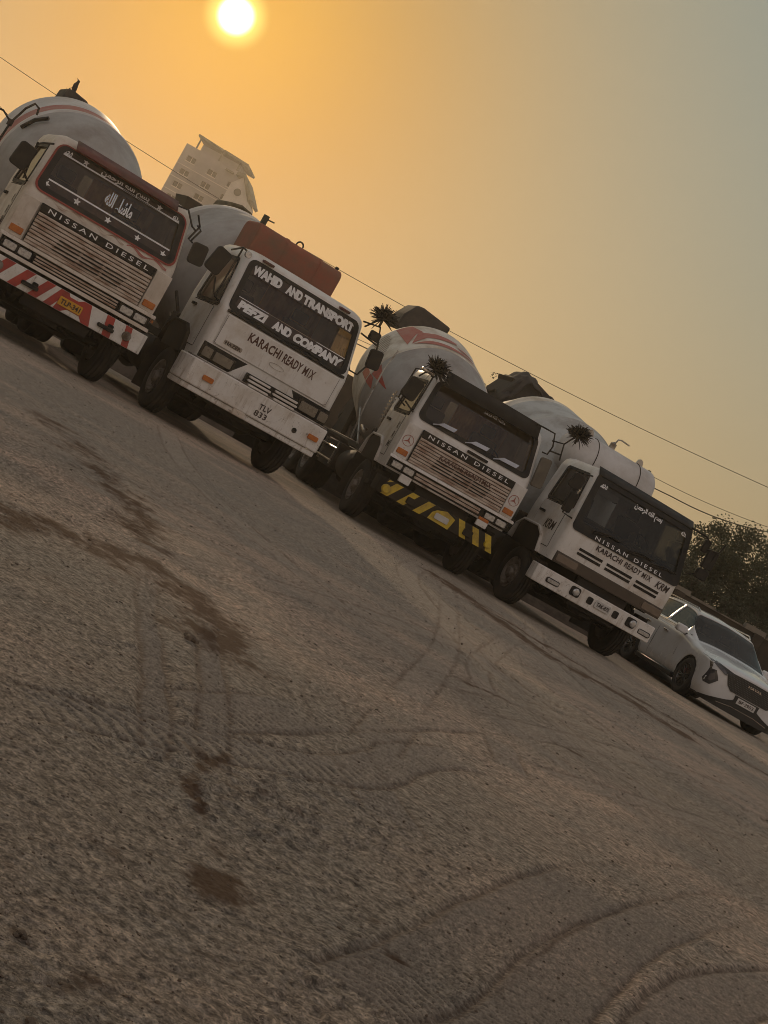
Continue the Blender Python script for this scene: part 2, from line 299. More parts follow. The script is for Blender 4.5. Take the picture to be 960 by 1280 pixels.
# wheel tracks: centre line, width, depth, tread pitch
TRACKS = [
    ([(1.4, 12.6), (2.1, 11.0), (3.1, 9.8), (4.6, 8.9)], 0.28, .012, .06), ([(.9, 12.4), (1.5, 10.8), (2.5, 9.3), (4.2, 8.3)], 0.26, .012, .06), ([(-.6, 9.4), (.6, 9.6), (1.9, 9.2), (3.3, 8.2)], 0.26, .012, .05),
    ([(-1.5, 6.0), (-1.1, 7.6), (-.2, 8.9), (1.1, 9.8)], 0.28, .012, .05), ([(.5, 5.0), (.2, 6.4), (.3, 8.2), (1.0, 10.2), (2.3, 12.4)], 0.26, .012, .05), ([(1.9, 16.5), (1.2, 14.2), (1.4, 12.0), (2.3, 10.4)], .28, .01, .06),
    ([(0.45, 3.2), (0.65, 3.76), (0.89, 4.55), (1.23, 5.52), (1.75, 6.75), (2.3, 7.7)], 0.28, 0.014, 0.035),
    ([(0.55, 2.9), (0.80, 3.45), (1.06, 4.33), (1.38, 5.23), (1.87, 6.39), (3.01, 8.9)], 0.26, 0.014, 0.035),
    ([(1.0, 3.4), (1.28, 4.0), (1.45, 4.5), (1.69, 5.06), (1.96, 5.56), (2.4, 6.2), (3.2, 6.9)], 0.28, 0.018, 0.038),
    ([(-0.80, 7.6), (-0.71, 6.76), (-0.5, 5.72), (-0.33, 4.85), (-.22, 4.2)], 0.12, 0.02, 0.05),
    ([(-0.66, 8.8), (-0.56, 7.79), (-0.36, 6.42), (-0.19, 5.35), (-.1, 4.6)], 0.13, 0.02, 0.05),
    ([(-.6, 3.9), (0.28, 5.29), (0.59, 6.42), (1.03, 7.45), (1.83, 8.79), (2.86, 10.19)], 0.24, 0.014, 0.07),
    ([(1.3, 22), (1.19, 20.06), (0.95, 12.86), (0.62, 8.61), (0.41, 6.18)], 0.24, 0.014, 0.09),
    ([(0.1, 10.6), (0.51, 10.7), (0.89, 10.9), (1.07, 9.57), (1.13, 7.62)], 0.22, 0.014, 0.08),
    ([(2.5, 19.5), (1.92, 17.59), (1.22, 12.31), (1.12, 10.51), (.6, 9.2)], 0.22, 0.014, 0.09),
    ([(.8, 18.5), (1.09, 16.91), (1.65, 14.5), (2.24, 13.68), (3.32, 13.57), (5, 13.2)], 0.24, 0.014, 0.09),
    ([(-1.4, 11.6), (.1, 12.0), (1.2, 13.2), (2.2, 15.4)], 0.22, 0.014, 0.09),
    ([(-2.9, 13), (-1.2, 14.2), (.6, 14.6), (1.9, 13.6), (2.7, 11.9)], 0.22, 0.014, 0.09),
    ([(-1.9, 5.0), (-0.9, 8.2), (0.4, 11.6), (1.9, 14.6), (3.6, 17.6), (5.4, 20.5)], 0.30, 0.012, 0.06),
    ([(-0.2, 5.0), (0.9, 8.4), (2.2, 11.2), (3.8, 13.8), (6.0, 16.4)], 0.30, 0.012, 0.06),
    ([(-2.6, 10.0), (-1.2, 11.2), (0.6, 12.0), (2.6, 12.3), (5.0, 12.4)], 0.30, 0.010, 0.06),
    ([(-2.2, 9.0), (-0.6, 10.2), (1.2, 10.9), (3.2, 11.1), (5.4, 11.0)], 0.30, 0.010, 0.06),
    ([(0.9, 24.0), (0.6, 19.0), (0.9, 15.0), (1.6, 11.5), (2.8, 8.6)], 0.32, 0.012, 0.06),
    ([(2.8, 24.0), (2.4, 19.0), (2.6, 15.5), (3.2, 12.2), (4.2, 9.6)], 0.32, 0.012, 0.06),
    ([(-3.0, 21.0), (-2.2, 17.0), (-1.2, 13.5), (0.3, 10.4), (2.4, 8.2), (5.0, 7.0)], 0.32, 0.010, 0.06),
]
STAIN_LINES = [([(-1.55, 6.4), (-1.27, 7.09), (-1.02, 7.06), (-.89, 7.6), (-.66, 7.55), (-.46, 6.96), (-.36, 6.42)], .26, .95), ([(-2.6, 12.5), (-1.9, 11.0), (-1.3, 9.6), (-1.0, 8.4)], .26, .7), ([(1.2, 22.5), (2.04, 19.4), (2.6, 18.3), (3.5, 18.6), (4.1, 17.6)], .40, 1.0),
               ([(2.0, 20.8), (3.1, 19.9), (4.3, 19.6), (5.6, 18.8)], .30, .85), ([(1.0, 10.3), (1.25, 10.6), (1.7, 10.9)], .08, .7), ([(1.3, 9.6), (1.9, 9.9), (2.6, 10.4)], .05, .6), ([(-.05, 4.6), (-.1, 4.15), (0, 3.8)], .035, .8)]
def seg_dist(px, py, pts):
    c = cr(pts, 8); d = np.full(len(px), 9.0)
    for (ax, ay), (bx, by) in zip(c, c[1:]):
        L2 = (bx - ax) ** 2 + (by - ay) ** 2 + 1e-9; t = np.clip(((px - ax) * (bx - ax) + (py - ay) * (by - ay)) / L2, 0, 1); d = np.minimum(d, np.hypot(px - ax - t * (bx - ax), py - ay - t * (by - ay)))
    return d
def ground_fields(x, y):
    d = np.sqrt(x * x + y * y)
    warp = vnoise(x * 0.9, y * 0.9, 3) - 0.5
    h = (vnoise(x * 0.16, y * 0.16, 1) - 0.5) * 0.04 * sstep(3, 12, d)
    h += (vnoise(x * 0.7, y * 0.7, 2) - 0.5) * 0.014
    h += (vnoise(x * 2.3 + warp, y * 2.3, 4) - 0.5) * 0.009
    rough = sstep(0.42, 0.72, vnoise(x * 0.55 + 7, y * 0.40 + 2, 5)) * 0.75 + 0.25
    rough = np.where(d < 5.5, np.maximum(rough, 0.75 - 0.35 * sstep(0.0, 1.6, x) ), rough) * (1 - 0.45 * sstep(7, 16, d))
    for fr_, am, sd in ((6.3, .007, 6), (13, .0055, 7), (27, .0060, 8), (52, .0055, 9), (95, .0040, 10)):
        ca, sa = math.cos(sd), math.sin(sd)
        h += (vnoise((x * ca - y * sa) * fr_ + warp * 2, (x * sa + y * ca) * fr_, sd) - 0.5) * am * rough * 0.95
    cl = vnoise(x * 41, y * 41, 18); h += np.clip(cl - 0.68, 0, 1) * 0.05 * rough * sstep(.35, .7, vnoise(x * 1.7, y * 1.7, 19))
    edge_dark = np.zeros_like(x); press = np.zeros_like(x); tread = np.zeros_like(x); berm = np.zeros_like(x)
    for k, (pts, wd, dep, pit) in enumerate(TRACKS):
        c = cr(pts); seg = np.diff(c, axis=0); ln = np.hypot(seg[:, 0], seg[:, 1]); cum = np.concatenate([[0], np.cumsum(ln)])
        bx0, by0 = c.min(0) - 0.5; bx1, by1 = c.max(0) + 0.5
        idx = np.where((x > bx0) & (x < bx1) & (y > by0) & (y < by1))[0]
        if not len(idx): continue
        px, py = x[idx], y[idx]; best = np.full(len(idx), 9.0); sg = np.zeros(len(idx)); al = np.zeros(len(idx))
        for i in range(0, len(seg)):
            tx, ty = seg[i] / ln[i]; rx = px - c[i, 0]; ry = py - c[i, 1]
            t = rx * tx + ry * ty; ok = (t > -0.02) & (t < ln[i] + 0.02); s = rx * ty - ry * tx
            up_ = ok & (np.abs(s) < np.abs(best)); best[up_] = s[up_]; al[up_] = cum[i] + t[up_]
        a = np.abs(best) + (vnoise(px * 5, py * 5, 20 + k) - 0.5) * 0.018; half = wd / 2
        fade = 0.35 + 0.65 * sstep(0.3, 0.6, vnoise(px * 0.8 + k, py * 0.8, 31))
        ins = 1 - sstep(half - 0.03, half + 0.015, a)
        bm = np.exp(-((a - half - 0.025) / 0.02) ** 2)
        edge = np.exp(-((a - half + .012) / 0.012) ** 2)
        lug = 0.5 + 0.5 * np.sign(np.sin((al + np.abs(best) * 0.5) * 2 * math.pi / pit)) * 1.0
        h[idx] = h[idx] * (1 - 0.75 * ins * fade) - ins * dep * fade * .34 + bm * dep * 0.15 * fade + ins * lug * 0.0070 * fade - edge * .009 * fade * (.4 + .6 * lug)
        press[idx] = np.maximum(press[idx], ins * fade * (.45 + .55 * lug)); edge_dark[idx] = np.maximum(edge_dark[idx], edge * fade * (.35 + .5 * lug)); berm[idx] = np.maximum(berm[idx], bm * fade)  # colour also darkened along both track edges
    # damp / oily soil marks
    stain = np.zeros_like(x)
    for (sx, sy, rx, ry, an, am) in ((.09, 3.40, .05, .13, .1, 1.15), (.05, 3.66, .045, .07, .4, 1.0), (-.04, 4.5, .05, .12, .2, .6), (-.06, 2.5, .03, .06, .3, .6), (-.19, 2.58, .015, .03, .2, .9), (.5, 3.55, .04, .06, 0, .6)):
        ca, sa = math.cos(an), math.sin(an); ux = (x - sx) * ca - (y - sy) * sa; uy = (x - sx) * sa + (y - sy) * ca
        e = (ux / rx) ** 2 + (uy / ry) ** 2
        stain = np.maximum(stain, np.exp(-e * 0.5) * am)
    for pts, wd_, am in STAIN_LINES:
        px_ = [p[0] for p in pts]; py_ = [p[1] for p in pts]; k = np.where((x > min(px_) - .8) & (x < max(px_) + .8) & (y > min(py_) - .8) & (y < max(py_) + .8))[0]
        if len(k): stain[k] = np.maximum(stain[k], am * np.exp(-(seg_dist(x[k], y[k], pts) / wd_) ** 2))
    stain = np.maximum(edge_dark * .8, 1.0 * sstep(0.30, 1.05, stain + (vnoise(x * 7, y * 5, 12) - 0.5) * 0.8 + (vnoise(x * 24, y * 18, 13) - 0.5) * 0.6 + (vnoise(x * 60, y * 60, 16) - 0.5) * 0.4))  # soil marks joined with the darkened track edges
    broad = vnoise(x * 0.35 + 3, y * 0.35, 14) * 0.6 + vnoise(x * 1.1, y * 1.1, 15) * 0.4
    return h, press, stain, broad
def ground_h(x, y):
    return float(ground_fields(np.array([float(x)]), np.array([float(y)]))[0][0])
def make_ground():
    az = np.concatenate([np.linspace(-180, -34, 28, endpoint=False), np.linspace(-34, -21, 12, endpoint=False), np.linspace(-21, 27, 660, endpoint=False), np.linspace(27, 40, 12, endpoint=False), np.linspace(40, 180, 28, endpoint=False)])
    az = np.radians(az)
    rr = np.concatenate([np.geomspace(0.35, 2.0, 14, endpoint=False), np.geomspace(2.0, 11, 820, endpoint=False), np.geomspace(11, 30, 240, endpoint=False), np.geomspace(30, 1500, 60)])
    A, Q = np.meshgrid(az, rr); x = (Q * np.sin(A)).ravel(); y = (Q * np.cos(A)).ravel()
    h, press, stain, broad = ground_fields(x, y)
    far = 1 - sstep(40, 120, np.hypot(x, y)); h = h * far
    na, nr = len(az), len(rr)
    me = bpy.data.meshes.new('ground'); me.vertices.add(na * nr + 1)
    co = np.zeros((na * nr + 1, 3)); co[:-1, 0] = x; co[:-1, 1] = y; co[:-1, 2] = h
    me.vertices.foreach_set('co', co.ravel())
    i = np.arange(nr - 1)[:, None] * na; j = np.arange(na)[None, :]; j2 = (j + 1) % na
    q = np.stack([i + j, i + j2, i + na + j2, i + na + j], -1).reshape(-1, 4)[:, ::-1]
    tri = np.stack([np.full(na, na * nr), j2[0], j[0]], -1)
    lv = np.concatenate([q.ravel(), tri[:, ::-1].ravel()]); me.loops.add(len(lv)); me.loops.foreach_set('vertex_index', lv)
    npol = len(q) + na; me.polygons.add(npol)
    st = np.concatenate([np.arange(len(q)) * 4, len(q) * 4 + np.arange(na) * 3]); me.polygons.foreach_set('loop_start', st)
    me.update(calc_edges=True); me.polygons.foreach_set('use_smooth', np.ones(npol, bool))
    for nm, arr in (('press', press), ('stain', stain), ('broad', broad)):
        a = me.attributes.new(nm, 'FLOAT', 'POINT'); a.data.foreach_set('value', np.append(arr, 0).astype(np.float32))
    mt = bpy.data.materials.new('packed_earth'); mt.use_nodes = True; t = mt.node_tree; n = t.nodes.new; l = t.links.new; b = t.nodes['Principled BSDF']
    b.inputs['Roughness'].default_value = 0.95; b.inputs['Specular IOR Level'].default_value = 0.15
    c = n('ShaderNodeTexCoord')
    def noise(s, d=8, rg=0.6):
        q = n('ShaderNodeTexNoise'); q.inputs['Scale'].default_value = s; q.inputs['Detail'].default_value = d; q.inputs['Roughness'].default_value = rg; l(c.outputs['Object'], q.inputs[0]); return q.outputs[0]
    def mix(f, a, b_):
        q = n('ShaderNodeMix'); q.data_type = 'RGBA'
        if isinstance(f, float): q.inputs[0].default_value = f
        else: l(f, q.inputs[0])
        for k, v in ((6, a), (7, b_)):
            if isinstance(v, tuple): q.inputs[k].default_value = (*v, 1)
            else: l(v, q.inputs[k])
        return q.outputs[2]
    def rng(v, a, b_, lo=0., hi=1.):
        q = n('ShaderNodeMapRange'); l(v, q.inputs[0]); q.inputs[1].default_value = a; q.inputs[2].default_value = b_; q.inputs[3].default_value = lo; q.inputs[4].default_value = hi; return q.outputs[0]
    def attr(s): q = n('ShaderNodeAttribute'); q.attribute_name = s; return q.outputs['Fac']
    cc = mix(rng(attr('broad'), 0.38, 0.64), (0.43, 0.355, 0.28), (0.61, 0.465, 0.355))
    cc = mix(rng(noise(1.6), 0.42, 0.66, 0, 0.75), cc, (0.37, 0.325, 0.27))
    cc = mix(rng(noise(14, 6, 0.7), 0.5, 0.72, 0, 0.45), cc, (0.20, 0.155, 0.12))
    def mulc(cin, f):
        q = n('ShaderNodeVectorMath'); q.operation = 'SCALE'; l(cin, q.inputs[0]); l(f, q.inputs['Scale']); return q.outputs[0]
    cc = mulc(cc, rng(noise(26, 9, 0.82), 0.41, 0.59, 0.50, 1.42))      # grit tones; light and dark of small relief also put into the colour
    cc = mulc(cc, rng(noise(82, 6, 0.85), 0.41, 0.59, 0.50, 1.50))
    cc = mix(rng(noise(11, 7, 0.8), 0.60, 0.70, 0, 0.7), cc, (0.11, 0.085, 0.062))
    cc = mix(rng(attr('press'), 0.3, 1, 0, 0.60), cc, (0.50, 0.42, 0.34))
    cc = mix(rng(attr('stain'), 0, 1, 0, 0.88), cc, (0.125, 0.066, 0.034))
    l(cc, b.inputs['Base Color'])
    vo = n('ShaderNodeTexVoronoi'); vo.inputs['Scale'].default_value = 62; vo.feature = 'F1'; wv = n('ShaderNodeVectorMath'); wv.operation = 'ADD'
    nw = n('ShaderNodeTexNoise'); nw.inputs['Scale'].default_value = 25; l(c.outputs['Object'], nw.inputs[0]); ws_ = n('ShaderNodeVectorMath'); ws_.operation = 'SCALE'; ws_.inputs['Scale'].default_value = .05; l(nw.outputs['Color'], ws_.inputs[0])
    l(c.outputs['Object'], wv.inputs[0]); l(ws_.outputs[0], wv.inputs[1]); l(wv.outputs[0], vo.inputs[0])
    m1 = n('ShaderNodeMath'); m1.operation = 'MULTIPLY_ADD'; l(vo.outputs['Distance'], m1.inputs[0]); m1.inputs[1].default_value = -.55; l(noise(46, 9, .82), m1.inputs[2])
    bp = n('ShaderNodeBump'); bp.inputs['Strength'].default_value = 1.0; bp.inputs['Distance'].default_value = 0.022; l(m1.outputs[0], bp.inputs['Height']); l(bp.outputs[0], b.inputs['Normal'])
    me.materials.append(mt)
    o = bpy.data.objects.new('ground', me); col.objects.link(o); tag(o, 'rutted dry earth yard crossed by tyre tracks', 'ground', kind='structure')
make_ground()

# ------------------------------------------------------------------ truck builder
def lerp_tab(tab, z):
    if z <= tab[0][0]: return tab[0][1]
    for (a, va), (b, vb) in zip(tab, tab[1:]):
        if z <= b: return va + (vb - va) * (z - a) / (b - a)
    return tab[-1][1]
class Cab:
    """cab skin lofted through horizontal outlines, with real window openings"""
    def __init__(s, p): s.p = p
    def W(s, z): return lerp_tab(s.p['W'], z)
    def F(s, z): return lerp_tab(s.p['F'], z)
    def fy(s, x, z): return s.F(z) + s.p['k'] * (x / s.W(z)) ** 2
    def front(s, u, v, off=0.0): return (u, s.fy(u, v) - off, v)
    def left(s, u, v, off=0.0): return (-(s.W(v) + off), u, v)
    def right(s, u, v, off=0.0): return (s.W(v) + off, u, v)
    def shell(s, par, paint, gl, sgl):
        p = s.p; z0, z1 = p['wz']; sz0, sz1 = p['sz']; rear = p['rear']; rc = 0.13; k = p['k']
        lv = [p['z0'], p['z0'] + 0.12, 1.3, 1.5, p['belt'], sz0, z0] + [z0 + (z1 - z0) * t for t in (.25, .5, .75)] + [z1, sz1]
        lv = sorted(set(round(z, 4) for z in lv)); keep = []
        for z in lv:
            if not keep or z - keep[-1] > 0.012: keep.append(z)
        lv = [(z, 0.0) for z in keep]; zt = p['top']; za = lv[-1][0]
        lv += [(za + (zt - za) * .45, 0.015), (za + (zt - za) * .72, 0.05), (za + (zt - za) * .9, 0.11), (zt, 0.22), (zt + 0.01, 0.5)]
        wfr = p['wx'] / (s.W(z0) - rc)
        fcol = [0, wfr * .33, wfr * .66, wfr, 1.0]
        vs = []; rows = []; n = None
        for z, ins in lv:
            W = s.W(z) - ins; F = s.F(z) + ins; Rr = rear - ins; base = W - rc
            pts = [(t * base, F + k * (t * base / W) ** 2) for t in fcol]; kk = pts[-1][1]
            for i in range(1, 5):
                a = R(90 * i / 5); pts.append((base + rc * math.sin(a), kk + rc * (1 - math.cos(a))))
            pts.append((W, kk + rc)); ya = kk + rc + 0.06; yb = p['sy1'] if ins < 0.2 else min(p['sy1'], Rr - 0.2)
            pts += [(W, ya), (W, ya + (yb - ya) * .5), (W, yb), (W, Rr - 0.1), (W - 0.03, Rr - 0.03), (W - 0.1, Rr), (W * .62, Rr), (W * .25, Rr), (0, Rr)]
            full = pts + [(-x, y) for x, y in pts[-2:0:-1]]
            n = len(full); rows.append(z); vs += [(x, y, z) for x, y in full]
        iF = 3; iS0 = len(fcol) + 4 + 1; iS1 = iS0 + 2
        body = MB(); fg = MB(); lg = MB(); rg = MB(); bk = MB(); body.v = vs
        half = (n // 2)
        for r in range(len(rows) - 1):
            zc = (rows[r] + rows[r + 1]) / 2
            for c in range(n):
                c2 = (c + 1) % n; f = (r * n + c, r * n + c2, (r + 1) * n + c2, (r + 1) * n + c)
                hc = c if c < half else n - 1 - c          # mirrored column
                if hc < iF and z0 < zc < z1: tgt = fg; d = (0, 0.02, 0)
                elif iS0 <= hc < iS1 and sz0 < zc < sz1: tgt = rg if c < half else lg; d = (-0.02 if c < half else 0.02, 0, 0)
                elif hc in (half - 1,) and sz0 + 0.05 < zc < sz1 - 0.02: tgt = bk; d = (0, -0.02, 0)
                else: tgt = None
                if tgt is None: body.f.append(f); body.mi.append(0)
                else: tgt.add([(Vector(vs[i]) + Vector(d)) for i in f], [(0, 1, 2, 3)])
        body.f.append(tuple(range(n))[::-1]); body.mi.append(0); body.f.append(tuple((len(rows) - 1) * n + i for i in range(n))); body.mi.append(0)
        o = body.build('cab_body', paint, par, smooth=True, solid=0.035, angle=30)
        ws = fg.build('windscreen', gl, par, smooth=True, flip=True)
        lw = lg.build('side_window', sgl, par); rw = rg.build('side_window', sgl, par)
        if bk.f and p['wx'] < .995: bk.build('rear_window', sgl, par)
        mb = MB(); zs = (sz0, (sz0 + sz1) / 2, sz1)
        for sd, mp in ((-1, s.left), (1, s.right)):
            g = MB()
            y0b = s.F(sz0) + k * .8 + 0.19; y0t = s.F(sz1) + k * .8 + 0.19
            def sk(u, v, off, mp=mp, a=y0b, b=y0t): t = (v - sz0) / (sz1 - sz0); return mp(u + (a + (b - a) * t) * (1 - (u - 0) / 1.0) if False else u + (a + (b - a) * t - a) * max(0, (p['sy1'] - u) / (p['sy1'] - a)), v, off)
            ring(g, rrect(y0b - .04, p['sy1'] + .04, sz0 - .04, sz1 + .035, .07), rrect(y0b + .015, p['sy1'] - .015, sz0 + .015, sz1 - .015, .05), sk, -0.01, 0.012)
            g.build('window_seal', black, par)
        return o
def wheel(par, x, y, side, rad=0.5, wd=0.28, dual=False):
    """wheel = rim with hub; the tyre is its sub-part. side -1: outer face towards -x"""
    s = side; mb = MB(); ra = rad * .56
    prof = [(s * (wd / 2 - .01), ra), (s * (wd / 2 - .015), ra - .03), (s * (wd / 2 - .06), ra - .05), (s * (wd / 2 - .10), ra * .62), (s * (wd / 2 - .04), ra * .52), (s * (wd / 2 - .03), ra * .3), (s * (wd / 2 + .03), ra * .27), (s * (wd / 2 + .04), 0.0)]
    mb.lathe(prof, 28, 'x', (0, 0, 0), caps=False); mb.lathe([(-s * wd / 2 * .9, ra), (s * (wd / 2 - .02), ra - .004)], 28, 'x', caps=False)
    for k in range(8):
        a = 2 * math.pi * k / 8; cy, cz = ra * .43 * math.cos(a), ra * .43 * math.sin(a)
        mb.lathe([(s * (wd / 2 - .045), .016), (s * (wd / 2 - .012), .016), (s * (wd / 2 - .008), 0)], 6, 'x', (0, cy, cz))
    o = mb.build('wheel', rimM, par, smooth=True); o.location = (x, y, rad)
    h = wd / 2; ty = MB()
    pr = [(-h * .82, ra), (-h * .98, ra + .05), (-h, rad * .78), (-h * .93, rad * .93), (-h * .84, rad * .985)]
    for t in (-.62, -.22, .22, .62):
        pr += [(h * (t - .055), rad), (h * (t - .04), rad - .018), (h * (t + .04), rad - .018), (h * (t + .055), rad)]
    pr += [(h * .84, rad * .985), (h * .93, rad * .93), (h, rad * .78), (h * .98, ra + .05), (h * .82, ra)]
    nn = len(pr)
    ty.lathe(pr, 72, 'x', caps=False, jitter=lambda i, k: (-0.016 if (i % 2 == 0 and (3 <= k <= 5 or nn - 6 <= k <= nn - 4)) else 0) + (random.random() - .5) * .0015)
    ty.build('tyre', rubber, o, smooth=True, angle=50)
    return o
DP0 = Vector((0, 2.75, 2.10)); DTILT = R(11.5); DFAT = 1.0      # drum mount, tilt and girth, set for each truck
def drum_pt(s_, th, off=0.0, prof=None):
    r = lerp_tab(prof, s_) * DFAT + off; ax = Vector((0, math.cos(DTILT), math.sin(DTILT))); upv = Vector((0, -math.sin(DTILT), math.cos(DTILT)))
    return DP0 + ax * s_ + (Vector((1, 0, 0)) * math.sin(th) + upv * math.cos(th)) * r
PROF = [(0, 0.0), (0.0, .34), (.10, .58), (.24, .76), (.45, .92), (.75, 1.03), (1.05, 1.085), (1.2, 1.10), (1.23, 1.115), (1.3, 1.115), (1.33, 1.10), (2.65, 1.10), (2.71, 1.09), (3.5, .85), (4.4, .58), (4.45, .50)]
def drum(par, mats, bands, rings=()):
    fat = DFAT
    """mixer drum as one turned shell, coloured by bands of paint along its length"""
    mb = MB(); prof = []
    for a, b in zip(PROF, PROF[1:]):
        n = max(1, int((b[0] - a[0]) / .12))
        for i in range(n): prof.append((a[0] + (b[0] - a[0]) * i / n, a[1] + (b[1] - a[1]) * i / n))
    prof.append(PROF[-1])
    seg = 72; pf = PROF[1:]
    ax = Vector((0, math.cos(DTILT), math.sin(DTILT))); upv = Vector((0, -math.sin(DTILT), math.cos(DTILT)))
    rnd = random.Random(len(par.name) + len(bands)); dents = [(rnd.uniform(.3, 3.2), rnd.uniform(-1.5, 1.5), rnd.uniform(.15, .4), rnd.uniform(.004, .014)) for _ in range(14)]
    for i in range(seg):
        th = 2 * math.pi * i / seg
        for s_, r in prof:
            for ds, dt, dr, dd in dents: r -= dd * math.exp(-((s_ - ds) ** 2 + ((th + math.pi) % (2 * math.pi) - math.pi - dt) ** 2) / dr ** 2) if r > .3 else 0
            for rs in rings: r += .012 * math.exp(-((s_ - rs) / .02) ** 2)
            r *= fat; mb.v.append(DP0 + ax * s_ + (Vector((1, 0, 0)) * math.sin(th) + upv * math.cos(th)) * r)
    n = len(prof)
    for i in range(seg):
        j = (i + 1) % seg
        for k in range(n - 1):
            sm = (prof[k][0] + prof[k + 1][0]) / 2; mi = 0
            for q, (a, b, m_) in enumerate(bands):
                if a <= sm < b: mi = m_
            mb.f.append((i * n + k, j * n + k, j * n + k + 1, i * n + k + 1)); mb.mi.append(mi)
    return mb.build('drum', mats, par, smooth=True, angle=40)
def drum_mp(u, v, off):
    p = drum_pt(v, u, off, PROF[1:]); return tuple(p)
def dense(poly, step=0.12):
    o = []
    for (a, b), (c, d) in zip(poly, poly[1:] + poly[:1]):
        n = max(1, int(math.hypot(c - a, d - b) / step)); o += [(a + (c - a) * i / n, b + (d - b) * i / n) for i in range(n)]
    return o
def drum_decal(name, polys, mt, par, off=.006):
    """painted shape on the drum, cut into small facets so that it follows the curve"""
    mb = MB()
    for poly in polys:
        b = bmesh.new(); vs = [b.verts.new((u, v, 0)) for u, v in poly]; b.faces.new(vs)
        for axis in (0, 1):
            lo = min(p[axis] for p in poly); hi = max(p[axis] for p in poly); t = lo + .08
            while t < hi:
                no = (1, 0, 0) if axis == 0 else (0, 1, 0); co = (t, 0, 0) if axis == 0 else (0, t, 0)
                bmesh.ops.bisect_plane(b, geom=b.verts[:] + b.edges[:] + b.faces[:], plane_co=co, plane_no=no); t += .08
        b.verts.index_update(); mb.add([drum_mp(v.co.x, v.co.y, off) for v in b.verts], [tuple(v.index for v in f.verts) for f in b.faces]); b.free()
    return mb.build(name, mt, par, smooth=True, flip=False)
def chassis(par, length=8.4):
    mb = MB()
    for s in (-1, 1): mb.box(s * .42 - .04, s * .42 + .04, .35, length, .78, 1.02)
    for y in (1.9, 2.6, 3.4, 4.4, 5.6, 6.6, 7.6, length - .1): mb.box(-.38, .38, y - .05, y + .05, .82, .98)
    mb.build('chassis_frame', frameM, par, bevel=.006, segs=1)
    e = MB(); e.box(-.36, .36, .3, 1.9, .52, 1.12); e.lathe([(.25, .0), (.25, .2), (.9, .22), (1.5, .14), (2.6, .07), (5.3, .07)], 14, 'y', (0, 0, .62)); e.box(-.5, .5, .12, .2, .5, 1.0)
    e.box(-.2, .2, .6, 1.3, .42, .54); e.build('engine', frameM, par, bevel=.02)
    a = MB(); a.tube([(-.9, 1.15, .5), (-.62, 1.15, .48), (-.45, 1.15, .38), (.45, 1.15, .38), (.62, 1.15, .48), (.9, 1.15, .5)], .055, 8)
    a.tube([(-.8, .95, .42), (.8, .95, .42)], .02, 6)
    for s in (-1, 1):
        for q in range(4): a.prism([(.45 + q * .1, .66 - q * .016), (1.15, .46 - q * .016), (1.85 - q * .1, .66 - q * .016), (1.85 - q * .1, .674 - q * .016), (1.15, .474 - q * .016), (.45 + q * .1, .674 - q * .016)], 'x', s * .45 - .04, s * .45 + .04)
    a.build('front_axle', frameM, par, smooth=True)
    b = MB()
    for y in (5.45, 6.8): b.tube([(-.8, y, .5), (.8, y, .5)], .08, 8); b.lathe([(-.2, .0), (-.18, .14), (0, .22), (.18, .14), (.2, 0)], 14, 'y', (0, y, .5))
    b.build('rear_axle', frameM, par, smooth=True)
    for s in (-1, 1):
        wheel(par, s * 1.02, 1.15, s)
        for y in (5.45, 6.8): wheel(par, s * .92, y, s, .5, .54)
    for s in (-1, 1):  # flaps, plate and underrun bar added to darken the view beneath the truck
        for y, z1_ in ((1.90, 1.0), (7.45, 1.1)): MB().box(min(s * .66, s * 1.2), max(s * .66, s * 1.2), y, y + .015, .22, z1_).build('mud_flap', rubber, par)
    MB().box(-.62, .62, 2.0, 2.02, .30, .95).build('splash_guard', dustblack, par)  # dark plate added to block the bright ground beyond
    MB().box(-1.1, 1.1, 8.1, 8.2, .45, .62).build('rear_underrun', frameM, par)
    for x0_, x1_ in ((-1.15, -.62), (.62, 1.15)): MB().box(x0_, x1_, 3.45, 4.6, .5, 1.0).build('side_locker', frameM, par, bevel=.02)
    f = MB(); f.lathe([(2.5, 0), (2.5, .27), (2.53, .29), (3.35, .29), (3.38, .27), (3.38, 0)], 20, 'y', (-.82, 0, .72)); f.build('fuel_tank', frameM, par, smooth=True)
    box('battery_box', frameM, par, .58, 1.05, 2.4, 3.1, .55, .98, bevel=.015)
    for s in (-1, 1):
        g = MB()
        for z in (.62, .86): g.tube([(s * 1.17, 3.5, z), (s * 1.17, 4.85, z)], .02, 6)
        for y in (3.6, 4.7): g.box(s * 1.15 - .02, s * 1.15 + .02, y - .02, y + .02, .55, .98)
        g.build('side_guard', steel, par, smooth=True)
    for s in (-1, 1):
        for y in (5.45, 6.8):
            m_ = MB()
            arc = [(y + .62 * math.cos(R(a)), .5 + .62 * math.sin(R(a))) for a in range(20, 161, 14)]; arc2 = [(y + .6 * math.cos(R(a)), .5 + .6 * math.sin(R(a))) for a in range(160, 19, -14)]
            m_.prism(arc + arc2, 'x', min(s * .62, s * 1.2), max(s * .62, s * 1.2)); m_.build('mudguard', dustblack, par)
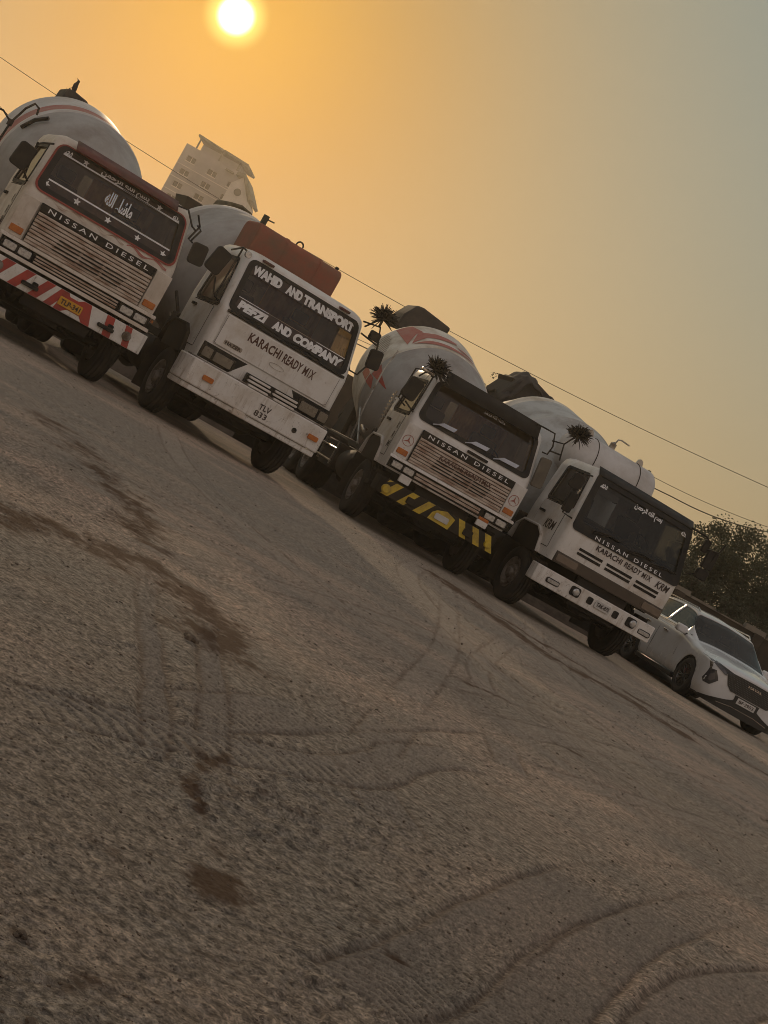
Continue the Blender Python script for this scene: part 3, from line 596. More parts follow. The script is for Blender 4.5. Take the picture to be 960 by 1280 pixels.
def mixer_gear(par, hopper_top=4.1):
    mb = MB()
    for s in (-1, 1):
        mb.prism([(2.35, 1.02), (3.1, 1.02), (2.9, 1.75), (2.55, 1.75)], 'x', s * .42 - .05, s * .42 + .05)
        mb.prism([(6.6, 1.02), (7.6, 1.02), (7.2, 2.35), (6.9, 2.35)], 'x', s * .5 - .05, s * .5 + .05)
        mb.box(s * .62 - .04, s * .62 + .04, 2.7, 7.2, 1.03, 1.15)
    mb.box(-.5, .5, 2.4, 2.85, 1.5, 1.85); mb.box(-.55, .55, 6.95, 7.15, 2.1, 2.3)
    mb.build('drum_stand', frameM, par, bevel=.01, segs=1)
    h = MB(); zt = hopper_top
    o = [(-.38, 7.2, zt), (.42, 7.2, zt), (.42, 8.0, zt), (-.38, 8.0, zt)]; i_ = [(-.2, 7.35, zt - .7), (.2, 7.35, zt - .7), (.2, 7.75, zt - .7), (-.2, 7.75, zt - .7)]
    h.add(o + i_, [(0, 1, 5, 4), (1, 2, 6, 5), (2, 3, 7, 6), (3, 0, 4, 7)]); ho = h.build('hopper', frameM, par, solid=.012)
    c = MB(); c.prism([(7.9, 2.6), (8.1, 2.5), (8.9, 1.5), (8.75, 1.42)], 'x', -.3, .3); c.box(-.04, .04, 7.6, 8.2, 1.0, 2.5); c.build('discharge_chute', frameM, par)
    l = MB()
    for s in (-.22, .22): l.tube([(.9 + s, 8.25, 1.0), (.9 + s, 8.05, 3.7)], .02, 6)
    for q in range(9): z = 1.2 + q * .28; l.tube([(.68, 8.23 - (z - 1) * .074, z), (1.12, 8.23 - (z - 1) * .074, z)], .014, 5)
    l.build('ladder', frameM, par, smooth=True)
def hoses(par, seed):
    rnd = random.Random(seed)
    for k in range(7):
        x = rnd.uniform(-1.05, .9); a = MB(); z = rnd.uniform(1.0, 1.3); p0 = Vector((x, 1.95, z)); p3 = Vector((x + rnd.uniform(-.3, .3), rnd.uniform(2.3, 3.2), rnd.uniform(1.0, 2.0)))
        a.tube([p0, p0 + Vector((0, .15, .25)), (p0 + p3) / 2 + Vector((rnd.uniform(-.1, .1), 0, rnd.uniform(-.3, .2))), p3], rnd.uniform(.012, .03), 6); a.build('hydraulic_hose', frameM if k % 3 else steel, par, smooth=True)
    MB().box(-1.08, -.72, 1.92, 2.2, 1.02, 1.5).build('control_box', frameM, par, bevel=.02)
def interior(par, p, curt=True):
    rear = p['rear']; W = 1.02
    b = MB(); b.box(-W, W, .35, .75, p['z0'] + .1, p['sz'][0] - .12); b.prism([(.3, p['sz'][0] - .12), (.78, p['sz'][0] - .12), (.72, p['sz'][0] - .02), (.34, p['sz'][0] - .06)], 'x', -W, W); b.build('dashboard', black, par, bevel=.02)
    for x in (-.52, .52):
        s = MB(); s.box(x - .25, x + .25, .95, 1.4, 1.3, 1.62); s.prism([(1.3, 1.6), (1.45, 1.6), (1.55, 2.25), (1.44, 2.25)], 'x', x - .24, x + .24); s.prism([(1.44, 2.27), (1.53, 2.27), (1.56, 2.45), (1.48, 2.45)], 'x', x - .13, x + .13)
        s.build('seat', seatM, par, bevel=.03)
    st = MB(); c = Vector((.52, .85, p['sz'][0] + .02)); ring_pts = []
    for k in range(25):
        a = 2 * math.pi * k / 24; ring_pts.append(c + Vector((.21 * math.cos(a), .21 * math.sin(a) * .55, .21 * math.sin(a) * .83)))
    st.tube(ring_pts, .014, 6); st.tube([c, c + Vector((0, -.2, -.35))], .03, 6)
    for a in (R(200), R(340), R(90)): st.tube([c, c + Vector((.21 * math.cos(a), .21 * math.sin(a) * .55, .21 * math.sin(a) * .83))], .012, 5)
    st.build('steering_wheel', black, par, smooth=True)
    if curt:
        q = MB(); n = 26; vs = []; y = rear - .14; zt = p['sz'][1] + .02
        for i in range(n + 1):
            x = -.15 + 1.0 * i / n; d = .018 * math.sin(i * 1.9)
            vs += [(x, y + d, zt), (x, y + d * 1.6, p['sz'][0] - .1)]
        q.add(vs, [(2 * i, 2 * i + 1, 2 * i + 3, 2 * i + 2) for i in range(n)]); q.build('curtain', curtain, par, smooth=True, flip=False)
def mirror(par, c, w_, h_, arms, d=.07, tilt=0.0, mt=None):
    mb = MB(); mb.prism(rrect(-w_ / 2, w_ / 2, -h_ / 2, h_ / 2, min(w_, h_) * .22), 'y', -d / 2, d / 2)
    o = mb.build('mirror', mt or black, par, bevel=.012); o.location = c; o.rotation_euler = (0, tilt, 0)
    for arm in arms:
        a = MB(); a.tube([Vector(p) - Vector(c) for p in arm], .014, 7)
        ar = a.build('mirror_arm', black, o, smooth=True); ar.rotation_euler = (0, -tilt, 0)
    return o
def door(par, cb, y0, y1, z0, z1, side, paint, handle_z):
    mp = cb.left if side < 0 else cb.right; mb = MB(); zs = np.linspace(z0, z1, 7); ys = np.linspace(y0, y1, 5)
    for off in (0.008, -0.01):
        mb.v += [mp(y, z, off) for z in zs for y in ys]
    n = len(ys); mm = len(zs) * n
    for i in range(len(zs) - 1):
        for j in range(n - 1):
            f = (i * n + j, i * n + j + 1, (i + 1) * n + j + 1, (i + 1) * n + j); mb.f += [f, tuple(q + mm for q in f)[::-1]]; mb.mi += [0, 0]
    per = [j for j in range(n)] + [i * n + n - 1 for i in range(1, len(zs))] + [(len(zs) - 1) * n + j for j in range(n - 2, -1, -1)] + [i * n for i in range(len(zs) - 2, 0, -1)]
    for a, b in zip(per, per[1:] + per[:1]): mb.f.append((a, b, b + mm, a + mm)); mb.mi.append(0)
    o = mb.build('door', paint, par, smooth=True, angle=30)
    x0, yy, zz = mp(y1 - .17, handle_z, .03); h = MB(); h.box(x0 - .015, x0 + .015, yy - .09, yy + .09, zz - .022, zz + .022); h.box(x0 - side * .02 - .012, x0 - side * .02 + .012, yy - .08, yy - .05, zz - .02, zz + .02)
    h.build('handle', black, o, bevel=.006)
    g = MB(); pl = rrect(y0 - .012, y1 + .012, z0 - .012, z1 + .012, .04); pi = rrect(y0, y1, z0, z1, .03); ring(g, pl, pi, mp, .001, .004); g.build('door_seam', black, o)
    return o
def bumper_plan(name, mt, par, pts, depth, z0, z1, bevel=.012):
    back = [(x * .97, y + depth) for x, y in pts][::-1]
    return MB().prism(pts + back, 'z', z0, z1).build(name, mt, par, bevel=bevel)
def fender(par, x0, x1, paint):
    x0 = 1.06
    o = [(.62, 1.0), (.74, 1.30), (.98, 1.42), (1.62, 1.42), (1.84, 1.28), (1.92, 1.02)]; i_ = [(1.88, 1.02), (1.80, 1.26), (1.60, 1.38), (1.0, 1.38), (.78, 1.27), (.66, 1.0)]
    for s in (-1, 1): MB().prism(o + i_, 'x', min(s * x0, s * x1), max(s * x0, s * x1)).build('fender', paint, par, bevel=.012)
    for s in (-1, 1):
        for a, b, y0, y1, z0, z1 in ((.95, 1.16, .36, .62, .62, .70), (.97, 1.14, .38, .6, .86, .92)): MB().box(min(s * a, s * b), max(s * a, s * b), y0, y1, z0, z1).build('cab_step', dustblack, par, bevel=.01)
        MB().prism([(.66, .98), (.66, 1.06), (.80, 1.27), (1.0, 1.385), (1.60, 1.385), (1.70, 1.3), (1.70, .98)], 'x', min(s * 1.10, s * 1.172), max(s * 1.10, s * 1.172)).build('wheel_arch', dustblack, par)  # black panel standing in for the shaded hollow of the wheel well
def wipers(par, cb, xs, z, ln=.62, blade=black, ang=8, raised=False):
    for x in xs:
        mb = MB(); c, s = math.cos(R(ang)), math.sin(R(ang))
        mb.tube([cb.front(x, z - .03, .03), cb.front(x + ln * .55 * c, z + ln * .55 * s, .035)], .012, 6); mb.tube([cb.front(x + .02, z + .0, .028), cb.front(x + ln * .5 * c, z + .03 + ln * .5 * s, .022), cb.front(x + ln * c, z + .0 + ln * s, .026)], .012, 6)
        mb.build('wiper', blade, par, smooth=True)

MARK_T = 'الله'; MARK_M = 'محمد'; CALL_A = 'بسم الله الرحمن'; CALL_B = 'ماشاء الله'
def common_A(t, cb, paint, p):
    """features shared by the two trucks with the slatted grille"""
    box('grille_backing', black, t, -.87, .87, -.012, .03, 1.25, 1.8)
    box('name_strip', black, t, -.87, .87, -.028, -.01, 1.69, 1.80, bevel=.004)
    for x0, x1 in ((-1.13, -.885), (.885, 1.13)):
        o = MB(); n = 6; poly = [(x0 + (x1 - x0) * i / n, cb.fy(x0 + (x1 - x0) * i / n, 1.5) - .022) for i in range(n + 1)]
        o.prism(poly + [(x, y + .03) for x, y in poly[::-1]], 'z', 1.235, 1.80); cp = o.build('corner_panel', paint, t, bevel=.008)
        xc = (x0 + x1) / 2; cp['side'] = 1
        mk = MB().prism(rrect(xc - .09, xc + .09, 1.285, 1.375, .012), 'y', -.045, -.0); mk.v = [(x, y + cb.fy(x, 1.33) - .002, z) for x, y, z in mk.v]; mk.build('side_marker', amber, cp, bevel=.006)
    zt = [1.655, 1.605, 1.555, 1.505, 1.455, 1.405, 1.355, 1.305, 1.262]
    for i, z in enumerate(zt):
        b = MB().prism([(-.045, z - .019), (-.012, z - .022), (-.012, z + .02), (-.035, z + .02)], 'x', -.86, .86)
        sl_ = b.build('slat', wornslat, t, bevel=.004, segs=1)
    for i in range(4):          # slot rows cut in the lower slats: dark inset segments
        z = 1.48 - i * .05; mb = MB()
        for a, bb in ((-.46 - i * .01, -.14), (-.10, .20), (.24, .56 - i * .02)): mb.box(a, bb, -.050, -.03, z - .011, z + .009)
        mb.build('vent_slot', black, t)
def build_truck(kind, name, loc, yaw, label, group):
    global DP0, DTILT, DFAT
    dx, dz, tl, DFAT = {'A1': (0, 2.10, 11, 1.06), 'B2': (.22, 2.05, 8, 1.15), 'A3': (0, 1.91, 15, 1.10), 'C4': (0, 2.0, 10, 1.16)}[kind]; DP0 = Vector((dx, 2.75, dz)); DTILT = R(tl)
    t = empty(name, (loc[0], loc[1], 0), R(yaw)); tag(t, label, 'concrete mixer', group)
    if kind in ('A1', 'A3'):
        p = dict(W=[(0.9, 1.13), (1.25, 1.15), (1.95, 1.14), (2.62, 1.06), (3, 1.0)], F=[(0.9, .02), (1.8, 0.0), (1.95, .06), (2.62, .30), (2.8, .36)], k=.05, wz=(1.97, 2.60), sz=(1.93, 2.50), belt=1.85, wx=.99, sy1=1.30, rear=1.68, z0=1.0, top=2.76)
    elif kind == 'B2':
        p = dict(W=[(0.9, 1.12), (1.3, 1.13), (1.9, 1.13), (2.7, 1.07), (3, 1.0)], F=[(0.9, .0), (1.8, 0.03), (1.88, .07), (2.68, .38), (2.85, .45)], k=.05, wz=(1.90, 2.64), sz=(1.86, 2.56), belt=1.78, wx=.98, sy1=1.30, rear=1.7, z0=1.02, top=2.80)
    else:
        p = dict(W=[(0.9, 1.12), (1.3, 1.14), (1.7, 1.14), (2.6, 1.05), (3, 1.0)], F=[(0.9, .03), (1.6, 0.0), (1.72, .03), (2.55, .27), (2.75, .36)], k=.06, wz=(1.73, 2.52), sz=(1.92, 2.50), belt=1.66, wx=1.0, sy1=1.32, rear=1.75, z0=1.0, top=2.70)
    cb = Cab(p); paint = cream if kind == 'A1' else white
    cb.shell(t, paint, windG if kind != 'C4' else darkG, sideG); interior(t, p, kind != 'C4'); chassis(t); mixer_gear(t, {'A1': 3.68, 'B2': 3.55, 'A3': 3.95, 'C4': 3.85}[kind])
    for s in (-1, 1): door(t, cb, .40 if kind != 'C4' else .42, 1.36, 1.16, p['sz'][0] - .06, s, paint, 1.72 if kind != 'C4' else 1.66)
    hoses(t, len(kind) + ord(kind[1]))
    fender(t, .88, 1.19, white if kind in ('A3', 'C4') else dustblack)
    fr = cb.front; WX = p['wx']; z0, z1 = p['wz']
    # windscreen seal
    g = MB(); wr = WX * 1.0
    def trap(u, v, off, cb=cb): k_ = (cb.W(v) - .13) / (cb.W(z0) - .13); return cb.front(u * k_, v, off)
    if kind == 'A1':
        ring(g, rrect(-wr - .09, wr + .09, z0 - .06, z1 + .035, .13), rrect(-wr - .062, wr + .062, z0 - .035, z1 + .018, .11), trap, 0, .018); g.build('windscreen_seal', mat('dull_red_seal', (.30, .05, .035), .7), t)
        g = MB(); ring(g, rrect(-wr - .062, wr + .062, z0 - .035, z1 + .018, .11), rrect(-wr + .03, wr - .03, z0 + .03, z1 - .02, .09), trap, 0, .014); g.build('seal_lip', black, t)
    elif kind == 'C4':
        ring(g, rrect(-1.10, 1.10, z0 - .125, z1 + .09, .08), rrect(-wr + .02, wr - .02, z0 + .03, z1 - .03, .08), trap, 0, .012); g.build('windscreen_surround', black, t)
    else:
        ring(g, rrect(-wr - .065, wr + .065, z0 - .05, z1 + .035, .11), rrect(-wr + .02, wr - .02, z0 + .025, z1 - .02, .085), trap, 0, .016); g.build('windscreen_seal', black, t)
    lm = lambda u0, v0: (lambda u, v, off: cb.left(u0 - u, v0 + v, off))
    rm = lambda u0, v0: (lambda u, v, off: cb.right(u0 + u, v0 + v, off))
    # ---------------------------------------------------------------- kind A (slatted grille)
    if kind in ('A1', 'A3'):
        common_A(t, cb, paint, p)
        lettering('name_lettering', 'NISSAN DIESEL', (0, 1.745), (1.52, .062), lambda u, v, o: (u, -.028 - o, v), sticker, t, bold=.01, spacing=1.5)
        for ch, zz in (('K', 1.68), ('R', 1.51), ('M', 1.35)):
            lettering('side_letter', ch, (0, 0), (.10 if ch != 'M' else .13, .12), lm(.47, zz), inkM, t, bold=.03, off=.014)
            lettering('side_letter', ch, (0, 0), (.10 if ch != 'M' else .13, .12), rm(.47, zz), inkM, t, bold=.03, off=.014)
        MB().prism([(-.06, 1.185), (.04, 1.185), (.04, 1.235), (-.04, 1.235)], 'x', -1.17, 1.17).build('front_beam', paint, t, bevel=.008)
        b = box('lamp_recess', black, t, -1.12, 1.12, .0, .06, 1.03, 1.185)
        for s in (-1, 1):
            hl = MB().prism(rrect(min(s * .66, s * 1.10), max(s * .66, s * 1.10), 1.045, 1.17, .015), 'y', -.03, .0).build('headlight', black, t, bevel=.005)
            for q in (.77, .985): MB().prism(rrect(s * q - .09, s * q + .09, 1.06, 1.155, .02), 'y', -.042, -.03).build('lens', lens, hl, bevel=.006)
        if kind == 'A1':
            MB().prism([(-.07, .985), (.04, .985), (.04, 1.035), (-.05, 1.035)], 'x', -1.16, 1.16).build('lamp_bar', cream, t, bevel=.008)
            for q in range(3): MB().box(-.62, .62, -.04, -.0, 1.055 + q * .04, 1.08 + q * .04).build('lower_slat', wornslat, t, bevel=.004)
            bx = [(-1.22, .22), (-1.22, .02), (-1.15, -.06), (1.15, -.06), (1.22, .02), (1.22, .22)]
            bp = bumper_plan('bumper', white, t, bx, .10, .665, .945)
            mp = lambda u, v, o: (u, -.06 - o, v); zz0, zz1 = .668, .942
            for c0, w_, sh in ((-1.10, .14, .16), (-.80, .13, .16), (-.50, .13, .16), (-.27, .11, .14)):
                decal('stripe', [[(c0, zz0), (c0 + w_, zz0), (c0 + w_ + sh, zz1), (c0 + sh, zz1)]], mp, red, bp, .004)
            decal('stripe', [[(-.12, zz0), (-.02, zz0), (.06, .73), (.24, .73), (.30, zz0), (.42, zz0), (.33, zz1), (.22, zz1), (.15, .90), (.02, .90), (-.01, zz1), (-.07, zz1)]], mp, red, bp, .004)
            for c0, w_, sh in ((.62, .12, -.05), (.92, .10, -.06), (1.08, .0, 0)):
                if w_: decal('stripe', [[(c0, zz0), (c0 + w_, zz0), (c0 + w_ + sh, zz1), (c0 + sh, zz1)]], mp, red, bp, .004)
            pl = MB().prism(rrect(-.10, .24, .74, .86, .015), 'y', -.085, -.07).build('number_plate', plateY, t, bevel=.003)
            lettering('plate_lettering', 'TLP-341', (.07, .80), (.29, .07), lambda u, v, o: (u, -.085 - o, v), inkM, pl, bold=.03)
            for x in (-.52, .62):
                h = MB(); h.prism(rrect(x - .12, x + .12, .745, .80, .02), 'y', -.12, -.055); h.prism(rrect(x + .02, x + .10, .79, .845, .02), 'y', -.10, -.055); h.build('towing_hook', black, t, bevel=.008)
            for x in (-1.0, .93):
                f = MB(); f.lathe([(-.10, 0), (-.10, .055), (-.085, .065), (-.06, .065)], 18, 'y', (x, 0, .81)); f.build('fog_lamp', rimM, t, smooth=True)
            # visor and decorations on the glass
            vz = MB(); n = 14; top = []; bot = []
            for i in range(n + 1):
                x = -.80 + 1.56 * i / n; y = cb.fy(x, 2.64); top.append((x, y - .02, 2.76)); bot.append((x, y - .20, 2.635))
            vz.add(top + bot, [(i, i + 1, n + 2 + i, n + 1 + i) for i in range(n)]); vz.build('sun_visor', darkred, t, smooth=True, solid=.02)
            for zb in (2.495, 2.10): decal('band_line', [[(-.93, zb), (-.3, zb), (.3, zb), (.93, zb), (.93, zb + .022), (.3, zb + .022), (-.3, zb + .022), (-.93, zb + .022)]], fr, sticker, t, .008)
            up_ = MB(); up_.add([fr(x, z, -.004) for z in (2.50, 2.60) for x in np.linspace(-.97, .97, 12)], [(i, i + 1, i + 13, i + 12) for i in range(11)]); up_.build('dark_band', inkM, t, flip=False)
            lo_ = MB(); lo_.add([fr(x, z, -.004) for z in (1.975, 2.10) for x in np.linspace(-.98, .98, 12)], [(i, i + 1, i + 13, i + 12) for i in range(11)]); lo_.build('dark_band', inkM, t, flip=False)
            for x, z, r_, ro in ((-.58, 2.555, .05, .1), (.56, 2.55, .05, .1), (-.93, 2.04, .055, .3), (-.48, 2.04, .058, -.1), (-.01, 2.035, .055, .2), (.45, 2.03, .052, .0), (.86, 2.02, .055, .2)): decal('star_sticker', [star(x, z, r_, ro)], fr, sticker, t, .010)
            lettering('glass_lettering', shape_ar(CALL_A), (.02, 2.553), (.74, .115), fr, sticker, t, bold=.035, off=.012)
            lettering('glass_lettering', shape_ar(CALL_B), (.05, 2.29), (.42, .21), fr, sticker, t, bold=.04, off=.006, rot=-.03)
            lettering('glass_lettering', shape_ar(MARK_M), (-.86, 2.552), (.15, .09), fr, sticker, t, bold=.03, off=.01)
            lettering('glass_lettering', shape_ar(MARK_T), (.85, 2.55), (.13, .09), fr, sticker, t, bold=.03, off=.01)
            # painted scrolls under the windscreen and a cloth stuffed behind the name strip
            for a, b2, c_ in ((-.86, -.25, wornslat), (-.2, .32, wornslat), (.36, 1.0, redfade)):
                pts = [(a + (b2 - a) * i / 12, 1.885 + .022 * math.sin(i * .9)) for i in range(13)]; decal('painted_scroll', [pts + [(x, z - .028 - .012 * math.sin(j)) for j, (x, z) in enumerate(pts[::-1])]], fr, c_, t, .004)
            mirror(t, (-1.36, .12, 2.20), .24, .34, [[(-1.28, .1, 2.42), (-1.2, .2, 2.48), (-1.06, .32, 2.55)], [(-1.26, .1, 2.03), (-1.15, .2, 1.95)], [(-1.28, .1, 2.45), (-1.22, .12, 1.95)]], tilt=.12)
            mirror(t, (1.29, .12, 2.26), .23, .30, [[(.76, .28, 2.70), (.9, .2, 2.72), (1.04, .15, 2.55), (1.12, .15, 2.52)], [(1.04, .15, 2.73), (1.14, .15, 2.60), (1.08, .15, 2.38), (1.16, .15, 2.36)], [(1.10, .15, 2.60), (1.18, .15, 2.56), (1.12, .15, 2.36)]], tilt=-.1)
            l_ = MB(); l_.box(1.155, 1.18, .02, .10, 1.13, 1.17); l_.build('turn_lamp', amber, t)
            dr = drum(t, [drumG, drumW, redfade], [(0, 1.2, 0), (1.2, 1.48, 1), (1.48, 1.80, 2), (1.80, 2.7, 1)])
            hb = MB(); hb.tube([drum_pt(1.0, -1.15, .03, PROF[1:]), drum_pt(.9, -.95, .06, PROF[1:]), drum_pt(.8, -.78, .06, PROF[1:])], .03, 6); hb.build('grab_handle', frameM, dr)
            rl = MB(); rl.tube([(-1.46, 2.0, 1.2), (-1.47, 2.0, 2.35), (-1.45, 2.0, 2.62), (-1.36, 2.0, 2.9), (-1.28, 2.0, 3.02), (-1.2, 2.05, 3.0), (-1.18, 2.05, 2.9)], .017, 7); rl.tube([(-1.45, 2.0, 2.62), (-1.6, 2.1, 2.72), (-1.8, 2.3, 2.7)], .014, 6); rl.box(-1.49, -1.42, 1.96, 2.04, 2.57, 2.66)
            rl.tube([(-1.46, 2.0, 1.2), (-.5, 2.1, 1.1)], .03, 6); rl.build('hand_rail', frameM, t, smooth=True)
            hc = MB(); hc.prism([(-.25, 3.7), (-.22, 4.0), (-.12, 4.02), (.16, 3.98), (.40, 3.84), (.42, 3.7)], 'y', 7.1, 7.9).build('hopper_cover', tarp, t, bevel=.03)
        else:
            bx = [(-1.12, .30), (-1.10, .02), (-1.02, -.07), (1.0, -.07), (1.08, .02), (1.10, .30)]
            MB().box(-.86, -.66, -.05, .0, .90, 1.03).build('step_plate', white, t, bevel=.01)
            MB().box(.60, .80, -.05, .0, .90, 1.00).build('step_plate', white, t, bevel=.01); MB().box(.61, .79, -.052, -.01, 1.00, 1.05).build('turn_lamp', amber, t, bevel=.005)
            MB().prism([(-.05, 1.00), (.02, 1.00), (.02, 1.03), (-.05, 1.03)], 'x', -.64, .60).build('lamp_bar', steel, t, bevel=.004)
            for q in range(2): MB().box(-.64, .58, -.025, -.0, 1.06 + q * .055, 1.10 + q * .055).build('lower_slat', wornslat, t, bevel=.004)
            bp = bumper_plan('bumper', dustblack, t, bx, .10, .60, .86)
            mp = lambda u, v, o: (u, -.07 - o, v); zz0, zz1 = .605, .855
            P_ = [[(x0, zz0), (x0 + .13, zz0), (x0 + .30, zz1), (x0 + .17, zz1)] for x0 in (-1.02, -.72, -.42)] + [[(-.15, .62), (.24, .605), (.28, .80), (.10, .855), (-.06, .80), (-.12, .74)]] + [[(x0, zz0), (x0 + .12, zz0), (x0 - .02, zz1), (x0 - .14, zz1)] for x0 in (.46, .72, .96)] + [[(-1.0, .80), (-.98, zz1), (-.90, zz1)]]
            for q in P_: decal('stripe', [q], mp, yellow, bp, .004)
            f = MB(); f.lathe([(-.14, 0), (-.14, .055), (-.12, .075), (-.06, .075)], 16, 'y', (-.97, 0, .70)); f.build('fog_lamp', yellow, t, smooth=True)
            f = MB(); f.lathe([(-.14, 0), (-.14, .045), (-.12, .06), (-.06, .06)], 16, 'y', (.94, 0, .71)); f.build('fog_lamp', yellow, t, smooth=True)
            pl = MB().prism(rrect(-.06, .19, .665, .765, .02), 'y', -.095, -.08).build('number_plate', plateW, t, bevel=.003)
            for x in (-.52, .55): MB().prism(rrect(x - .07, x + .09, .66, .77, .02), 'y', -.13, -.06).build('towing_hook', dustblack, t, bevel=.01)
            lettering('grille_lettering', 'KARACHI READYMIX', (.05, 1.545), (.98, .085), lambda u, v, o: (u, -.048 - o, v), brownink, t, bold=.015)
            for x in (-1.008, 1.008):
                mb = MB(); cy, cz, r_ = 0, 1.53, .092
                ring(mb, [(x + r_ * math.cos(a * math.pi / 16), cz + r_ * math.sin(a * math.pi / 16)) for a in range(32)], [(x + r_ * .9 * math.cos(a * math.pi / 16), cz + r_ * .9 * math.sin(a * math.pi / 16)) for a in range(32)], fr, .024, .028)
                for q in range(3):
                    a = 2 * math.pi * q / 3; dx, dz = math.sin(a), math.cos(a); mb.add([fr(x + r_ * .88 * dx, cz + r_ * .88 * dz, .028), fr(x - .016 * dz, cz + .016 * dx, .028), fr(x + .016 * dz, cz - .016 * dx, .028)], [(0, 1, 2)])
                mb.build('star_emblem', redfade, t, flip=False)
            MB().box(-.08, .30, -.0, .06, 1.83, 1.875).build('vent', black, t, bevel=.004).location = (0, -.012, 0)
            # visor: deep smoked band across the top of the glass
            vz = MB(); n = 14; top = []; bot = []
            for i in range(n + 1):
                x = -.90 + 1.80 * i / n; y = cb.fy(x, 2.64); top.append((x, y - .01, 2.82)); bot.append((x, y - .17, 2.58))
            vz.add(top + bot, [(i, i + 1, n + 2 + i, n + 1 + i) for i in range(n)]); vz.build('sun_visor', mat('matt_black_visor', (.009, .007, .006), .85), t, smooth=True, solid=.02)
            lettering('glass_lettering', shape_ar(CALL_B + ' ' + MARK_M), (.12, 2.545), (.40, .07), lambda u, v, o: fr(u, v, .16 + o) if v > 2.58 else fr(u, v, .02), sticker, t, bold=.015, off=.01)
            wb = MB()
            for x, ln in ((-.72, .34), (-.12, .36), (.42, .40)):
                a = MB(); a.tube([fr(x - .06, 1.95, .04), fr(x + .05, 2.0, .05)], .01, 6); a.add([fr(x, 1.985, .05), fr(x + ln * .9, 2.0, .05), fr(x + ln, 2.065, .05), fr(x + .1, 2.05, .05)], [(0, 1, 2, 3)]); a.build('wiper', mat('wiper_cover', (.52, .54, .60), .5), t, solid=.01)
            mirror(t, (-1.34, .10, 2.27), .26, .36, [[(-1.06, .34, 2.62), (-1.24, .2, 2.64), (-1.34, .12, 2.5)], [(-1.34, .12, 2.05), (-1.14, .14, 1.96)], [(-1.10, .25, 2.62), (-1.16, .12, 1.96)], [(-1.30, .14, 2.62), (-1.44, .14, 2.58), (-1.46, .14, 2.05), (-1.3, .14, 1.98)]], tilt=.15)
            MB().box(-1.36, -1.14, .06, .18, 2.60, 2.66).build('marker_housing', chrome, t, bevel=.02)
            mirror(t, (1.22, .14, 2.14), .20, .50, [[(.80, .30, 2.80), (.92, .2, 2.80), (1.10, .15, 2.80), (1.17, .13, 2.60), (1.15, .13, 2.45), (1.06, .14, 2.44)], [(1.12, .15, 2.68), (1.27, .0, 2.72), (1.33, -.02, 2.45)], [(1.16, .15, 2.52), (1.32, .0, 2.54)], [(1.27, .0, 2.72), (1.40, .0, 2.95)]], tilt=-.12, mt=mat('cloth_bag', (.16, .14, .11), .9))
            dr = drum(t, [drumG, drumC], [(0, 1.2, 0), (1.2, 2.7, 1), (2.7, 6, 1)], rings=(2.6,))
            # painted compass star and lettering bars on the barrel
            drum_decal('painted_mark', [[(-.88, 2.6), (-.62, 2.62), (-.48, 2.2), (-.60, 2.08), (-.79, 1.5)], [(-.57, 2.14), (-.29, 2.18), (.05, 2.12), (.05, 2.0), (-.12, 1.90), (-.45, 1.84), (-.72, 1.5)], [(-.70, 1.48), (-.44, 1.64), (-.11, 1.60), (.30, 1.54), (.32, 1.46), (-.03, 1.38), (-.36, 1.42)], [(.02, 1.86), (.30, 1.84), (.42, 1.74), (.12, 1.70)]], mat('washed_red', (.40, .10, .075), .6, var=(.42, .2, .16), vscale=4), dr)
            drum_decal('painted_mark', [[(-1.64, 1.85), (-1.50, 1.80), (-1.47, 1.0), (-1.60, .80)], [(-1.46, 1.16), (-1.25, 1.14), (-1.40, .42)]], red, dr)
            drum_decal('painted_lettering_bar', [[(a, 2.5 - j * .10), (a + .30, 2.5 - j * .10), (a + .28, 2.46 - j * .10), (a - .02, 2.46 - j * .10)] for j, a in enumerate((-1.3, -1.28, -1.3, -1.27, -1.3, -1.32, -1.34, -1.36, -1.4))], mat('faded_olive_lettering', (.34, .31, .24), .6), dr)
            hc = MB(); hc.prism([(-.55, 3.55), (-.53, 3.86), (-.36, 4.14), (-.22, 4.16), (.30, 4.10), (.46, 4.08), (.44, 3.7)], 'y', 7.0, 7.9).build('hopper_cover', tarp, t, bevel=.04)
            ex = MB(); ex.tube([(-1.02, 1.95, 1.0), (-1.02, 1.95, 1.9), (-1.02, 2.0, 2.1)], .06, 10); ex.build('exhaust_pipe', steel, t, smooth=True)
            ra = MB()
            for q in range(7): ra.box(-1.16, -1.02, 1.76, 1.84, 1.72 + q * .065, 1.745 + q * .065)
            ra.box(-1.15, -1.13, 1.75, 1.77, 1.6, 2.2); ra.build('air_intake', chrome, t)
            rd = MB(); rd.tube([(-1.16, 3.0, 1.15), (-1.18, 3.2, 1.8), (-1.17, 3.3, 2.5), (-1.1, 3.35, 2.9)], .016, 7); rd.tube([(-1.16, 2.3, 1.1), (-1.18, 3.4, 1.7)], .02, 6); rd.tube([(-1.2, 2.2, 1.35), (-1.2, 2.5, 1.42), (-1.05, 2.7, 1.4)], .03, 7); rd.build('hand_rail', steel, t, smooth=True)
    # ---------------------------------------------------------------- kind B (flat white front)
    elif kind == 'B2':
        pn = MB(); zs = np.linspace(1.325, 1.82, 3); poly = []; n = 14
        xs = [(-1.0 + 2.0 * i / n) for i in range(n + 1)]; pl = [(x, cb.fy(x, 1.5) - .028) for x in xs]
        fp = pn.prism(pl + [(x, y + .03) for x, y in pl[::-1]], 'z', 1.325, 1.80).build('front_panel', white, t, bevel=.02)
        fpm = lambda u, v, o: (u, cb.fy(u, 1.5) - .028 - o, v)
        lettering('panel_lettering', 'KARACHI', (-.30, 1.655), (.56, .135), fpm, brownink, t, bold=.03, off=.004, spacing=1.08, rot=-.02)
